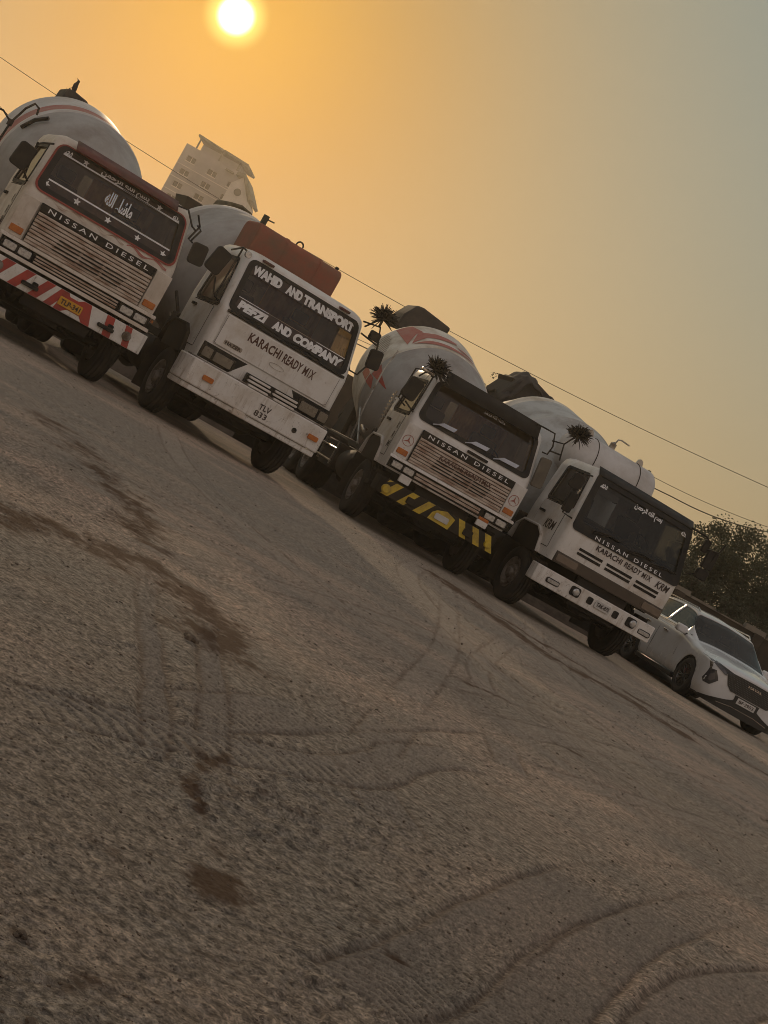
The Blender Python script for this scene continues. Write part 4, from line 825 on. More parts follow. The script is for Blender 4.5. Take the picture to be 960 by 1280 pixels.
        lettering('panel_lettering', 'READY', (.19, 1.640), (.33, .135), fpm, brownink, t, bold=.03, off=.004, spacing=1.08, rot=-.02)
        lettering('panel_lettering', 'MIX', (.49, 1.632), (.20, .135), fpm, brownink, t, bold=.015, off=.004, spacing=1.18, rot=-.02)
        decal('panel_seam', [[(-.99, 1.345), (.97, 1.345), (.97, 1.351), (-.99, 1.351)], [(-.99, 1.345), (-.984, 1.345), (-.984, 1.78), (-.99, 1.78)], [(.97, 1.345), (.976, 1.345), (.976, 1.78), (.97, 1.78)]], fpm, inkM, fp, .002)
        g = MB(); ring(g, [(.13 * math.cos(a * math.pi / 12), 1.47 + .04 * math.sin(a * math.pi / 12)) for a in range(24)], [(.122 * math.cos(a * math.pi / 12), 1.47 + .033 * math.sin(a * math.pi / 12)) for a in range(24)], fpm, .0, .006); g.build('oval_emblem', steel, fp)
        lettering('badge', 'HAZER', (-.72, 1.42), (.26, .05), fpm, inkM, t, bold=.04, off=.006); decal('badge_plate', [rrect(-.87, -.57, 1.385, 1.455, .02)], fpm, steel, t, .003)
        box('lamp_recess', black, t, -1.10, 1.10, .02, .10, 1.06, 1.30)
        for s in (-1, 1):
            hl = MB().prism(rrect(min(s * .56, s * 1.11), max(s * .56, s * 1.11), 1.085, 1.255, .03), 'y', -.005, .05).build('headlight', dustblack, t, bevel=.01)
            for a, b2 in ((.94, 1.09), (.60, .90)): MB().prism(rrect(min(s * a, s * b2), max(s * a, s * b2), 1.10, 1.24, .02), 'y', -.015, -.004).build('lens', mat('dusty_lens', (.20, .17, .13), .3, .2, vscale=8), hl, bevel=.006)
        for q, (a, b2) in enumerate(((-.33, .02), (-.33, .06), (-.30, .04), (.12, .50), (.10, .52), (.14, .50))):
            z = 1.165 - (q % 3) * .055; MB().prism(rrect(a, b2, z - .017, z + .017, .014), 'y', -.17, -.10).build('slat', white, t, bevel=.006)
        box('grille_backing', black, t, -.36, .54, -.10, -.02, 1.01, 1.2)
        bx = [(-1.26, .32), (-1.26, .04), (-1.15, -.12), (-.4, -.17), (.4, -.17), (1.15, -.12), (1.22, .04), (1.22, .30)]
        bp = bumper_plan('bumper', white, t, bx, .10, .66, 1.03, .02)
        bumper_plan('bumper_lip', white, t, [(x * .99, y + .03) for x, y in bx], .08, .575, .655, .015)
        rl = MB(); rl.tube([(x * .98, y + .03, 1.045) for x, y in bx[1:-1]], .012, 6); rl.build('bumper_trim', steel, bp, smooth=True)
        bpm = lambda u, v, o: (u, lerp_tab([(-1.15, -.12), (-.4, -.17), (.4, -.17), (1.15, -.12)], u) - o, v)
        lettering('plate_lettering', 'TLV', (.10, .865), (.20, .085), bpm, inkM, bp, bold=.02, off=.004); lettering('plate_lettering', '833', (.08, .755), (.21, .085), bpm, inkM, bp, bold=.02, off=.004)
        for x in (-.86, .98): MB().prism(rrect(x - .085, x + .085, .80, .875, .015), 'y', -.165, -.10).build('turn_lamp', amber, t, bevel=.005)
        h = MB(); h.lathe([(-.155, 0), (-.155, .03), (-.16, .04), (-.10, .04)], 16, 'y', (.66, 0, .80)); h.build('plug', black, t, smooth=True)
        MB().box(-.32, -.12, -.185, -.10, .575, .665).build('tow_cover', cream, t, bevel=.015)
        # glass lettering on dark bands
        for za, zb in ((2.455, 2.635), (1.90, 2.08)):
            up_ = MB(); up_.add([fr(x, z, -.006) for z in (za, zb) for x in np.linspace(-.97, .97, 12)], [(i, i + 1, i + 13, i + 12) for i in range(11)]); up_.build('dark_band', inkM, t, flip=False)
        for wd_, a, b2 in (('WAHID', -.93, -.42), ('AND', -.34, -.05), ('TRANSPORT', -.03, .95)): lettering('glass_lettering', wd_, ((a + b2) / 2 * .97, 2.545), ((b2 - a) * .96, .145), fr, sticker, t, bold=.075, off=.008, shear=.05)
        for wd_, a, b2 in (('PEFZI', -.93, -.42), ('AND', -.34, .0), ('COMPANY', .03, .95)): lettering('glass_lettering', wd_, ((a + b2) / 2, 1.985), ((b2 - a) * .97, .145), fr, sticker, t, bold=.075, off=.008, shear=.2)
        decal('band_line', [[(-.95, 2.082), (.95, 2.082), (.95, 2.092), (-.95, 2.092)]], fr, sticker, t, .008)
        g = MB(); xs = np.linspace(-1.03, 1.03, 14)
        g.tube([fr(x, 1.835, .03) for x in xs], .022, 7); g.build('wiper_channel', black, t, smooth=True); wipers(t, cb, (-.85, -.1), 1.865, .66, ang=1)
        for x in (-.72, .66): MB().box(x - .09, x + .09, .36, .46, 2.70, 2.735).build('roof_marker_lamp', darkred, t, bevel=.008)
        mirror(t, (-1.46, .22, 2.37), .25, .38, [[(-1.05, .42, 2.70), (-1.2, .3, 2.72), (-1.36, .24, 2.60)], [(-1.38, .22, 2.16), (-1.3, .2, 1.95), (-1.12, .25, 1.86)], [(-1.2, .3, 2.72), (-1.24, .25, 1.9)]], tilt=.2)
        MB().prism(rrect(-.05, .05, -.05, .05, .045), 'y', -.03, .03).build('round_mirror', lens, t, bevel=.008).location = (-1.12, .20, 2.66)
        mirror(t, (1.38, .2, 2.30), .22, .30, [[(1.0, .38, 2.72), (1.21, .2, 2.76), (1.30, .16, 2.50), (1.34, .2, 2.42)], [(1.05, .36, 2.55), (1.30, .18, 2.50)], [(1.32, .2, 2.16), (1.25, .2, 1.98), (1.12, .22, 1.98), (1.08, .3, 2.1)], [(1.05, .36, 2.66), (1.18, .2, 2.9)]], tilt=-.15)
        MB().prism(rrect(-.09, .09, -.07, .07, .03), 'y', -.03, .03).build('kerb_mirror', black, t, bevel=.01).location = (1.19, .18, 2.60)
        dr = drum(t, [drumG, drumW], [(0, 1.2, 0), (1.2, 2.4, 0), (2.4, 2.7, 1)], rings=(1.5, 1.85, 2.2))
        hc = MB(); hc.prism([(.20, 3.3), (.27, 3.6), (.33, 3.86), (.56, 3.92), (.82, 3.88), (.90, 3.5)], 'y', 7.0, 7.9).build('hopper_cover', mat('olive_hopper', (.10, .08, .04), .8), t, bevel=.04)
        tk = MB().prism(rrect(1.98, 2.78, 2.50, 3.335, .13, 6), 'x', -.58, .99); tank = tk.build('water_tank', rust, t, bevel=.035, segs=3)
        for x in (-.05, .58): MB().prism(rrect(1.97, 2.79, 2.49, 3.345, .135, 6), 'x', x - .02, x + .02).build('tank_strap', rust, tank)
        v = MB(); v.box(-.50, -.42, 2.3, 2.38, 3.33, 3.50); v.tube([(-.42, 2.34, 3.45), (-.30, 2.34, 3.46)], .012, 5); v.build('filler_post', mat('dark_green_paint', (.05, .05, .03), .6), tank)
        e = MB(); e.tube([(.25 + .06 * math.cos(a * math.pi / 8), 2.35, 3.37 + .06 * math.sin(a * math.pi / 8)) for a in range(17)], .014, 6); e.build('lifting_eye', frameM, tank, smooth=True)
        e = MB(); e.box(.96, 1.01, 2.33, 2.37, 3.28, 3.40); e.build('bracket', frameM, tank)
    # ---------------------------------------------------------------- kind C (black windscreen surround)
    else:
        lettering('name_lettering', 'NISSAN DIESEL', (.04, 1.66), (1.40, .062), fr, sticker, t, bold=.01, off=.02, spacing=1.5)
        lettering('panel_lettering', 'KARACHI', (-.29, 1.525), (.52, .09), fr, inkM, t, bold=.025, off=.008, rot=-.01, spacing=1.08)
        lettering('panel_lettering', 'READY', (.20, 1.52), (.34, .09), fr, inkM, t, bold=.02, off=.008, rot=-.01, spacing=1.05); lettering('panel_lettering', 'MIX', (.50, 1.515), (.19, .09), fr, inkM, t, bold=.012, off=.008, rot=-.01, spacing=1.15)
        lettering('panel_lettering', 'KRM', (.86, 1.50), (.28, .12), fr, inkM, t, bold=.02, off=.008, shear=.2)
        for i, (a, b2) in enumerate(((-.80, -.34), (-.25, .27), (.36, .85))):
            for z in (1.375, 1.30):
                mb = MB(); xs = np.linspace(a, b2, 6); mb.add([fr(x, z - .022, .006) for x in xs] + [fr(x, z + .022, .006) for x in xs], [(q, q + 1, q + 7, q + 6) for q in range(5)]); mb.build('vent_slot', black, t, flip=False)
        n = 14; xs = [-1.10 + 2.2 * i / n for i in range(n + 1)]; pl_ = [(x, cb.fy(x, 1.1) - .02) for x in xs]
        MB().prism(pl_ + [(x, y + .05) for x, y in pl_[::-1]], 'z', 1.0, 1.185).build('lamp_strip', mat('brown_smoked_strip', (.07, .05, .035), .35), t, bevel=.01)
        for s in (-1, 1):
            hl = MB().prism(rrect(s * .88 - .2, s * .88 + .2, 1.03, 1.155, .03), 'y', -.0, .02); hl.v = [(x, y + cb.fy(x, 1.1) - .035, z) for x, y, z in hl.v]; hl.build('headlight', mat('smoked_lens', (.16, .12, .09), .15, coat=.5), t, bevel=.008)
        bx = [(-1.22, .40), (-1.24, .16), (-1.14, .06), (-.5, .0), (.5, .0), (1.14, .06), (1.20, .16), (1.18, .40)]
        bp = bumper_plan('bumper', white, t, bx, .12, .575, .86, .03)
        by = lambda u: lerp_tab([(-1.14, .06), (-.5, 0), (.5, 0), (1.14, .06)], u); bpm = lambda u, v, o: (u, by(u) - o, v)
        for x, z in ((-.92, .70), (.98, .69)):
            o_ = MB().prism(rrect(x - .13, x + .13, z - .045, z + .045, .03), 'y', by(x) - .012, by(x) + .03).build('indicator', black, bp, bevel=.008)
            MB().prism(rrect(x - .11, x + .11, z - .03, z + .03, .02), 'y', by(x) - .020, by(x) - .008).build('lens', lens, o_, bevel=.004)
        for x in (-.50, .66):
            o_ = MB().prism(rrect(x - .10, x + .09, .66, .82, .04), 'y', -.012, .03).build('fog_lamp', black, bp, bevel=.008)
            q = MB(); q.lathe([(-.05, 0), (-.048, .04), (-.03, .062), (.0, .062)], 20, 'y', (x + (.03 if x > 0 else 0), 0, .74)); q.build('lens', lens, o_, smooth=True)
        for x in (-.20, .33): MB().prism(rrect(x - .055, x + .055, .67, .79, .03), 'y', -.014, .03).build('towing_socket', black, bp, bevel=.006)
        plt = MB().prism(rrect(-.10, .20, .67, .80, .03), 'y', -.03, .0).build('number_plate', plateW, t, bevel=.004)
        lettering('plate_lettering', 'TAK-875', (.05, .735), (.25, .07), lambda u, v, o: (u, -.03 - o, v), inkM, plt, bold=.03)
        vz = MB(); n = 14; top = []; bot = []
        for i in range(n + 1):
            x = -1.0 + 2.0 * i / n; y = cb.fy(x, 2.58); top.append((x, y + .10, 2.712)); bot.append((x, y - .03, 2.585))
        vz.add(top + bot, [(i, i + 1, n + 2 + i, n + 1 + i) for i in range(n)]); vz.build('sun_visor', mat('smoked_visor', (.007, .007, .007), .5), t, smooth=True, solid=.02)
        lettering('glass_lettering', shape_ar(CALL_A), (.08, 2.43), (.58, .14), fr, sticker, t, bold=.04, off=.008)
        lettering('glass_lettering', shape_ar(MARK_M), (-.85, 2.46), (.14, .10), fr, sticker, t, bold=.03, off=.008)
        lettering('glass_lettering', shape_ar(MARK_T), (.86, 2.45), (.12, .09), fr, sticker, t, bold=.03, off=.008)
        wipers(t, cb, (-.75, -.05, .45), 1.74, .55, ang=6)
        lettering('door_lettering', 'KRM', (0, 0), (.40, .16), lm(.70, 1.50), inkM, t, bold=.02, shear=.2, off=.014)
        mirror(t, (-1.38, .14, 2.29), .20, .26, [[(-1.08, .34, 2.50), (-1.30, .16, 2.46), (-1.36, .14, 2.42)], [(-1.34, .14, 2.46), (-1.33, .14, 1.75), (-1.14, .12, 1.74)]], tilt=.1)
        MB().prism(rrect(-.075, .075, -.17, .17, .03), 'y', -.035, .035).build('mirror', black, t, bevel=.01).location = (-1.31, .13, 1.95)
        mirror(t, (1.20, .05, 2.44), .12, .22, [[(.93, .28, 2.60), (1.13, .05, 2.58), (1.22, .0, 2.52)], [(1.22, .0, 2.40), (1.42, -.05, 2.44), (1.46, -.05, 2.62)], [(1.40, -.05, 2.44), (1.36, .0, 2.02), (1.14, .1, 1.88)]], tilt=0)
        MB().prism(rrect(-.10, .10, -.16, .16, .03), 'y', -.035, .035).build('mirror', black, t, bevel=.01).location = (1.36, .0, 2.27)
        MB().prism(rrect(-.11, .11, -.09, .09, .04), 'y', -.04, .04).build('mirror', black, t, bevel=.012).location = (1.35, .0, 2.0)
        dr = drum(t, [mat('drum_pale_blue', (.46, .47, .46), .5, var=(.32, .31, .29), vscale=2.2, bump=.05), drumC], [(0, 2.35, 0), (2.35, 2.7, 1)], rings=(1.25,))
        hc = MB(); g = []   # rubber sheet thrown over the hopper
        nx, ny = 22, 12
        for i in range(nx + 1):
            for j in range(ny + 1):
                x = -.55 + 1.45 * i / nx; y = 6.85 + 1.2 * j / ny
                e = lerp_tab([(-.55, 3.45), (-.42, 3.62), (-.32, 3.66), (-.26, 3.95), (-.12, 4.10), (.05, 4.08), (.3, 3.95), (.7, 3.9), (.92, 3.80)], x) - .35 * abs(j / ny - .5) ** 2 * 2
                g.append((x, y, e + .03 * math.sin(x * 21 + y * 7) + .02 * math.sin(y * 17 - x * 5)))
        hc.add(g, [(i * (ny + 1) + j, (i + 1) * (ny + 1) + j, (i + 1) * (ny + 1) + j + 1, i * (ny + 1) + j + 1) for i in range(nx) for j in range(ny)]); hc.build('hopper_cover', tarp, t, smooth=True, solid=.03)
        sk = MB(); sk.prism([(-.5, 3.3), (-.5, 3.5), (-.28, 3.9), (.1, 4.0), (.85, 3.8), (.85, 3.3)], 'y', 7.0, 7.95); sk.build('hopper_skirt', tarp, t, bevel=.03)
        tkp = [(-1.0, 0), (-.99, .12), (-.95, .24), (-.88, .33), (-.78, .385), (-.7, .40)]
        tk = MB(); tk.lathe([(x + .12 if False else x + .10, r) for x, r in tkp] + [(.86, .40), (.92, .385), (.98, .33), (1.02, .22), (1.03, .1), (1.03, 0)], 40, 'x', (0, 2.45, 2.83)); tank = tk.build('water_tank', drumW, t, smooth=True)
        b_ = MB()
        for x in (.58, -.35):
            b_.tube([(x, 2.45 + .405 * math.cos(a * math.pi / 16), 2.83 + .405 * math.sin(a * math.pi / 16)) for a in range(33)], .008, 5)
        b_.build('strap', frameM, tank, smooth=True)
        v = MB(); v.lathe([(3.2, .06), (3.32, .06), (3.33, .04), (3.36, 0)], 12, 'z', (.0, 2.45, 0)); v.tube([(.02, 2.45, 3.33), (.04, 2.45, 3.42), (.10, 2.45, 3.44), (.28, 2.45, 3.43)], .014, 6); v.build('filler_pipe', steel, tank, smooth=True)
        for x in (-.50, .62):
            e = MB(); e.prism([(x - .07, 3.20), (x + .09, 3.20), (x + .05, 3.31), (x, 3.335), (x - .04, 3.31)], 'y', 2.43, 2.47); e.build('lifting_eye', steel, tank)
        e = MB(); e.lathe([(3.12, .03), (3.24, .03), (3.25, 0)], 10, 'z', (.88, 2.45, 0)); e.build('breather', frameM, tank, smooth=True)
    return t, cb
G = 'concrete mixer trucks parked in a row'
T1, C1 = build_truck('A1', 'mixer_truck', (-5.06, 21.24), 25.3, 'cream mixer truck with red and white striped bumper and star stickers on its windscreen', G)
T2, C2 = build_truck('B2', 'mixer_truck', (-2.38, 23.09), 26.8, 'white mixer truck with rusty red water tank and bold lettering across its windscreen', G)
T3, C3 = build_truck('A3', 'mixer_truck', (.76, 25.39), 15.2, 'white mixer truck with yellow and black striped bumper and round star emblems', G)
T4, C4 = build_truck('C4', 'mixer_truck', (3.78, 25.88), 20.2, 'white mixer truck with black windscreen surround and white water tank, beside the car', G)
def on_truck(t, p):
    a = t.rotation_euler[2]; c, s = math.cos(a), math.sin(a); return Vector((t.location[0] + c * p[0] - s * p[1], t.location[1] + s * p[0] + c * p[1], p[2]))
def feather_tuft(t, p, label, r_=.2, seed=0, lean=(0, 0, 1)):
    """bunch of stiff black plumes tied to a mirror arm"""
    rnd = random.Random(seed); o = empty('plume_tuft', on_truck(t, p)); tag(o, label, 'plume', 'black plume tufts tied to the truck mirrors')
    mb = MB(); ln = Vector(lean).normalized()
    st = MB(); st.tube([(0, 0, -.12), (0, 0, .02)], .02, 6); st.build('stem', black, o)
    for k in range(430):
        d = Vector((rnd.gauss(0, 1), rnd.gauss(0, 1), rnd.gauss(0, 1))).normalized() + ln * .9; d.normalize(); L_ = r_ * rnd.uniform(.75, 1.1) * (1.05 if d.dot(ln) > .2 else .8)
        side = d.cross(Vector((rnd.random() - .5, rnd.random() - .5, rnd.random() - .5))).normalized(); pts = []; dr_ = rnd.uniform(.05, .4); sw = Vector((rnd.gauss(0, .08), rnd.gauss(0, .08), 0)); ww = rnd.uniform(.007, .012)
        for i in range(6):
            tt = i / 5; c = d * L_ * tt + (Vector((0, 0, -dr_)) + sw) * L_ * tt * tt; wdt = ww * (.25, .6, .9, 1.0, .95, .45)[i]; pts += [c + side * wdt, c - side * wdt]
        mb.add(pts, [(2 * i, 2 * i + 1, 2 * i + 3, 2 * i + 2) for i in range(5)])
    mb.build('plumes', plume, o, flip=False); return o
feather_tuft(T2, (1.12, .05, 2.86), 'black plume tuft on the mirror of the truck with the rusty tank', .24, 1)
feather_tuft(T3, (-1.17, .1, 2.70), 'black plume tuft covering a windscreen corner of the yellow striped truck', .25, 2, (.5, -.3, 1))
feather_tuft(T3, (1.42, .0, 2.93), 'black plume tuft against the white water tank', .23, 3, (0, 0, .6))
# crow on the hopper cover
cw = empty('crow', on_truck(T1, (-.17, 7.45, 4.005))); cw.rotation_euler = (0, R(-38), R(195)); cw.scale = (.85,) * 3; tag(cw, 'black crow perched on the hopper of the cream truck', 'crow')
mb = MB(); c0 = Vector((0, 0, .13))
mb.tube([(-.17, 0, .04), (-.09, 0, .09), (-.03, 0, .14), (.03, 0, .20), (.055, 0, .25), (.075, 0, .28), (.10, 0, .285)], [.006, .035, .055, .05, .032, .034, .012], 10); mb.build('body', plume, cw, smooth=True)
mb = MB(); mb.tube([(.095, 0, .285), (.15, 0, .272)], [.012, .002], 6); mb.build('beak', black, cw)
for s in (-1, 1):
    mb = MB(); mb.tube([(-.0, s * .02, .12), (.01, s * .02, .06), (.0, s * .02, .0)], .006, 5); mb.tube([(-.02, s * .02, .0), (.04, s * .02, .0)], .005, 4); mb.build('leg', black, cw)

# ------------------------------------------------------------------ white car at the end of the row
def build_car():
    t = empty('parked_car', (7.33, 28.63, 0), R(14.3)); tag(t, 'white crossover car with dark mesh grille parked beyond the last truck', 'car')
    carP = mat('car_white', (.68, .68, .68), .22, var=(.60, .58, .55), vscale=1.5, coat=.6, bump=.0)
    trim = mat('car_black_trim', (.018, .018, .018), .35); tyreM = rubber
    # stations: y, then (x, z) columns sill..roof centre
    S = [(0.00, [(.50, .22), (.62, .34), (.66, .52), (.66, .70), (.62, .78), (.48, .83), (.28, .86), (0, .87)]),
         (0.06, [(.66, .20), (.76, .34), (.80, .52), (.80, .72), (.76, .81), (.55, .87), (.32, .90), (0, .91)]),
         (0.22, [(.80, .20), (.88, .36), (.90, .54), (.90, .76), (.86, .86), (.62, .91), (.35, .94), (0, .95)]),
         (0.60, [(.84, .20), (.915, .38), (.925, .58), (.92, .82), (.88, .91), (.66, .96), (.38, .99), (0, 1.0)]),
         (1.05, [(.84, .22), (.92, .40), (.93, .60), (.925, .88), (.87, .97), (.68, 1.01), (.40, 1.04), (0, 1.05)]),
         (1.32, [(.83, .22), (.92, .40), (.925, .62), (.92, .94), (.86, 1.03), (.72, 1.06), (.42, 1.09), (0, 1.10)]),
         (1.70, [(.83, .22), (.915, .40), (.92, .62), (.915, .97), (.86, 1.07), (.74, 1.24), (.45, 1.31), (0, 1.34)]),
         (2.05, [(.83, .22), (.91, .40), (.915, .62), (.91, .98), (.86, 1.08), (.68, 1.45), (.50, 1.51), (0, 1.54)]),
         (2.55, [(.83, .22), (.91, .40), (.915, .62), (.91, .99), (.86, 1.09), (.65, 1.52), (.50, 1.58), (0, 1.61)]),
         (3.30, [(.83, .22), (.91, .40), (.92, .62), (.915, 1.00), (.86, 1.10), (.65, 1.52), (.50, 1.58), (0, 1.61)]),
         (3.90, [(.83, .23), (.91, .40), (.92, .62), (.91, 1.00), (.84, 1.10), (.63, 1.47), (.48, 1.53), (0, 1.56)]),
         (4.25, [(.82, .24), (.90, .42), (.91, .62), (.88, .98), (.80, 1.10), (.64, 1.30), (.46, 1.34), (0, 1.36)]),
         (4.50, [(.76, .28), (.84, .42), (.86, .62), (.82, .92), (.76, 1.03), (.62, 1.10), (.42, 1.12), (0, 1.13)]),
         (4.62, [(.60, .34), (.68, .44), (.70, .62), (.68, .84), (.62, .92), (.5, .96), (.32, .98), (0, .99)])]
    def crr(a, b, c, d, u): return 0.5 * (2 * b + (c - a) * u + (2 * a - 5 * b + 4 * c - d) * u * u + (3 * b - a - 3 * c + d) * u ** 3)
    ys = np.array([s[0] for s in S]); P = np.array([s[1] for s in S]); nS = len(S)
    NU, NV = 8, 6; rows = []; up_ = []
    for i in range(nS - 1):
        for k in range(NU):
            u = k / NU; a = max(i - 1, 0); d = min(i + 2, nS - 1)
            up_.append((crr(ys[a], ys[i], ys[i + 1], ys[d], u), crr(P[a], P[i], P[i + 1], P[d], u), i + u))
    up_.append((ys[-1], P[-1], nS - 1.0))
    nc = 7 * NV + 1; V = []; cpar = []
    for y, pr, si in up_:
        row = []
        for j in range(7):
            for k in range(NV):
                u = k / NV; a = max(j - 1, 0); d = min(j + 2, 7); row.append(crr(pr[a], pr[j], pr[j + 1], pr[d], u))
        row.append(pr[7]); V.append([(p[0], y, p[1]) for p in row])
    cpar = [j / NV for j in range(nc)]
    wc = [(.90, .355), (3.62, .355)]; RA = .405
    body = MB(); gF = MB(); gS = {-1: MB(), 1: MB()}; gQ = {-1: MB(), 1: MB()}; gR = MB(); nR = len(V)
    def fix(p, s):
        x, y, z = p
        for cy, cz in wc:
            d = math.hypot(y - cy, z - cz)
            if .30 < d < RA + .0 and abs(x) > .6 and z < .9: f = RA / d; y, z = cy + (y - cy) * f, cz + (z - cz) * f
        return (s * x, y, z)
    for s in (-1, 1):
        base = len(body.v); body.v += [fix(V[i][j], s) for i in range(nR) for j in range(nc)]
        for i in range(nR - 1):
            si = (up_[i][2] + up_[i + 1][2]) / 2; ym = (up_[i][0] + up_[i + 1][0]) / 2
            for j in range(nc - 1):
                cj = (cpar[j] + cpar[j + 1]) / 2; q = [(i, j), (i + 1, j), (i + 1, j + 1), (i, j + 1)]
                cen = np.mean([V[a][b] for a, b in q], axis=0)
                if cj < 4 and any(math.hypot(cen[1] - cy, cen[2] - cz) < RA - .03 for cy, cz in wc): continue
                tgt = None
                if 5.05 < si < 7.0 and cj > 4.9 - (0.0): tgt, d = gF, (0, .012, -.008)
                elif 4.2 < cj < 4.95 and 6.3 < si < 10.4:
                    if abs(ym - 2.78) < .035 or abs(ym - 3.62) < .02: tgt = None
                    else: tgt, d = gS[s], (-s * .012, 0, 0)
                elif 10.5 < si < 11.9 and cj > 5.1: tgt, d = gR, (0, -.012, -.008)
                f = [a * nc + b for a, b in q]
                if s < 0: f = f[::-1]
                if tgt is not None: tgt.add([Vector(body.v[base + k]) + Vector(d) for k in f], [(0, 1, 2, 3)])
                else: body.f.append(tuple(base + k for k in f)); body.mi.append(0)
    # nose and tail caps
    for r in (0, nR - 1):
        vs = [(-V[r][j][0], V[r][j][1], V[r][j][2]) for j in range(nc)] + [V[r][j] for j in range(nc - 2, -1, -1)]
        body.add(vs, [tuple(range(len(vs)))])
    from mathutils.bvhtree import BVHTree
    bvh = BVHTree.FromPolygons([Vector(v) for v in body.v], body.f)
    body.build('car_body', carP, t, smooth=True, solid=.012, angle=38)
    gF.build('windscreen', carG, t, smooth=True, flip=True); gR.build('rear_window', carG, t, smooth=True)
    for s in (-1, 1): gS[s].build('side_window', carG, t, smooth=True)
    # interior and underbody
    u = MB(); u.box(-.80, .80, .25, 4.4, .20, .34); u.box(-.55, .55, .3, 1.2, .34, .8); u.box(-.8, .8, 1.25, 4.2, .34, .62); u.box(-.78, .78, 1.3, 1.75, .62, .98); u.build('underbody', trim, t)
    for y, xs in ((2.05, (-.4, .4)), (2.95, (-.38, .38))):
        for x in xs:
            q = MB(); q.box(x - .24, x + .24, y, y + .5, .6, .75); q.prism([(y + .42, .7), (y + .55, .7), (y + .68, 1.2), (y + .56, 1.2)], 'x', x - .22, x + .22); q.prism([(y + .57, 1.22), (y + .66, 1.22), (y + .68, 1.36), (y + .6, 1.36)], 'x', x - .12, x + .12); q.build('seat', seatM, t, bevel=.03)
    li = MB()
    for cy, cz in wc:
        for s in (-1, 1):
            arc = [(cy + (RA + .005) * math.cos(R(a)), cz + (RA + .005) * math.sin(R(a))) for a in range(-20, 201, 10)]; arc2 = [(cy + (RA - .015) * math.cos(R(a)), cz + (RA - .015) * math.sin(R(a))) for a in range(200, -21, -10)]
            li.prism(arc + arc2, 'x', min(s * .60, s * .90), max(s * .60, s * .90))
    li.build('wheel_arch', trim, t)
    for s in (-1, 1): MB().box(min(s * .79, s * .845), max(s * .79, s * .845), 1.5, 4.0, .55, 1.085).build('door_card', trim, t)  # dark cards added to cover the sunlit ledge inside the windows
    # wheels
    for (cy, cz) in wc:
        for s in (-1, 1):
            rm = MB(); rad = .36; h = .115; rr_ = .245
            rm.lathe([(-s * h * .9, rr_), (s * h * .92, rr_), (s * h * .96, rr_ - .012), (s * h * .5, rr_ - .03), (s * h * .45, rr_ - .05)], 40, 'x', caps=False); rm.lathe([(s * .0, .06), (s * h * .75, .055), (s * h * .8, .03), (s * h * .8, 0)], 16, 'x')
            for k in range(10):
                a = 2 * math.pi * k / 10; da = .10 + .06 * (k % 2)
                for e in (-1, 1):
                    p0 = (s * h * .72, .05 * math.cos(a), .05 * math.sin(a)); a2 = a + e * .13; p1 = (s * h * .82, .232 * math.cos(a2), .232 * math.sin(a2)); rm.tube([p0, p1], .009, 5)
            w_ = rm.build('wheel', mat('dark_alloy', (.09, .085, .08), .3, .7), t, smooth=True); w_.location = (s * .80, cy, rad)
            dk = MB(); dk.lathe([(s * .0, .15), (s * .02, .15), (s * .02, 0)], 24, 'x'); dk.build('brake_disc', steel, w_, smooth=True)
            cp = MB(); cp.prism([(.06 , .06), (.15, .03), (.16, .14), (.08, .15)], 'x', min(s * .02, s * .055), max(s * .02, s * .055)); cp.build('brake_caliper', red, w_)
            ty = MB(); pr = [(-h * .95, rr_), (-h * 1.04, rr_ + .03), (-h * 1.02, rad * .93), (-h * .85, rad * .985), (-h * .3, rad), (-h * .25, rad - .008), (-h * .2, rad), (h * .2, rad), (h * .25, rad - .008), (h * .3, rad), (h * .85, rad * .985), (h * 1.02, rad * .93), (h * 1.04, rr_ + .03), (h * .95, rr_)]
            ty.lathe(pr, 48, 'x', caps=False); ty.build('tyre', mat('car_tyre', (.02, .02, .02), .8, var=(.06, .05, .04)), w_, smooth=True, angle=50)
    # the nose: everything follows the front surface
    def fy(x, z):
        for zz in (z, z + .03, z + .06, z - .03):
            h = bvh.ray_cast(Vector((x, -2, zz)), Vector((0, 1, 0)))
            if h[0] is not None and h[0].y < 1.5: return h[0].y
        return .1
    fm = lambda u, v, o: (u, fy(u, v) - .004 - o, v)
    def slab(name, poly, mt, par, th=.02, off=.0):
        b = bmesh.new(); vs = [b.verts.new((u_, v, 0)) for u_, v in poly]; b.faces.new(vs)
        for axis in (0, 1):
            lo = min(p[axis] for p in poly); hi = max(p[axis] for p in poly); q = lo + .045
            while q < hi:
                bmesh.ops.bisect_plane(b, geom=b.verts[:] + b.edges[:] + b.faces[:], plane_co=(q, 0, 0) if axis == 0 else (0, q, 0), plane_no=(1, 0, 0) if axis == 0 else (0, 1, 0)); q += .045
        b.verts.index_update(); ed = [tuple(v.index for v in e.verts) for e in b.edges if len(e.link_faces) == 1]; co = [(v.co.x, v.co.y) for v in b.verts]; fs = [tuple(v.index for v in f.verts) for f in b.faces]; b.free()
        n = len(co); mb = MB(); mb.add([fm(u_, v, off + th) for u_, v in co] + [fm(u_, v, off - .015) for u_, v in co], fs + [(a_, b_, b_ + n, a_ + n) for a_, b_ in ed]); return mb.build(name, mt, par, smooth=True, angle=40)
    gp = [(-.86, .86), (-.60, .77), (-.50, .60), (-.40, .53), (-.30, .53), (.30, .53), (.40, .53), (.50, .60), (.60, .77), (.86, .86), (.80, .885), (.5, .835), (0, .845), (-.5, .835), (-.80, .885)]
    gr = slab('grille', gp, trim, t, .012)
    mb = MB()
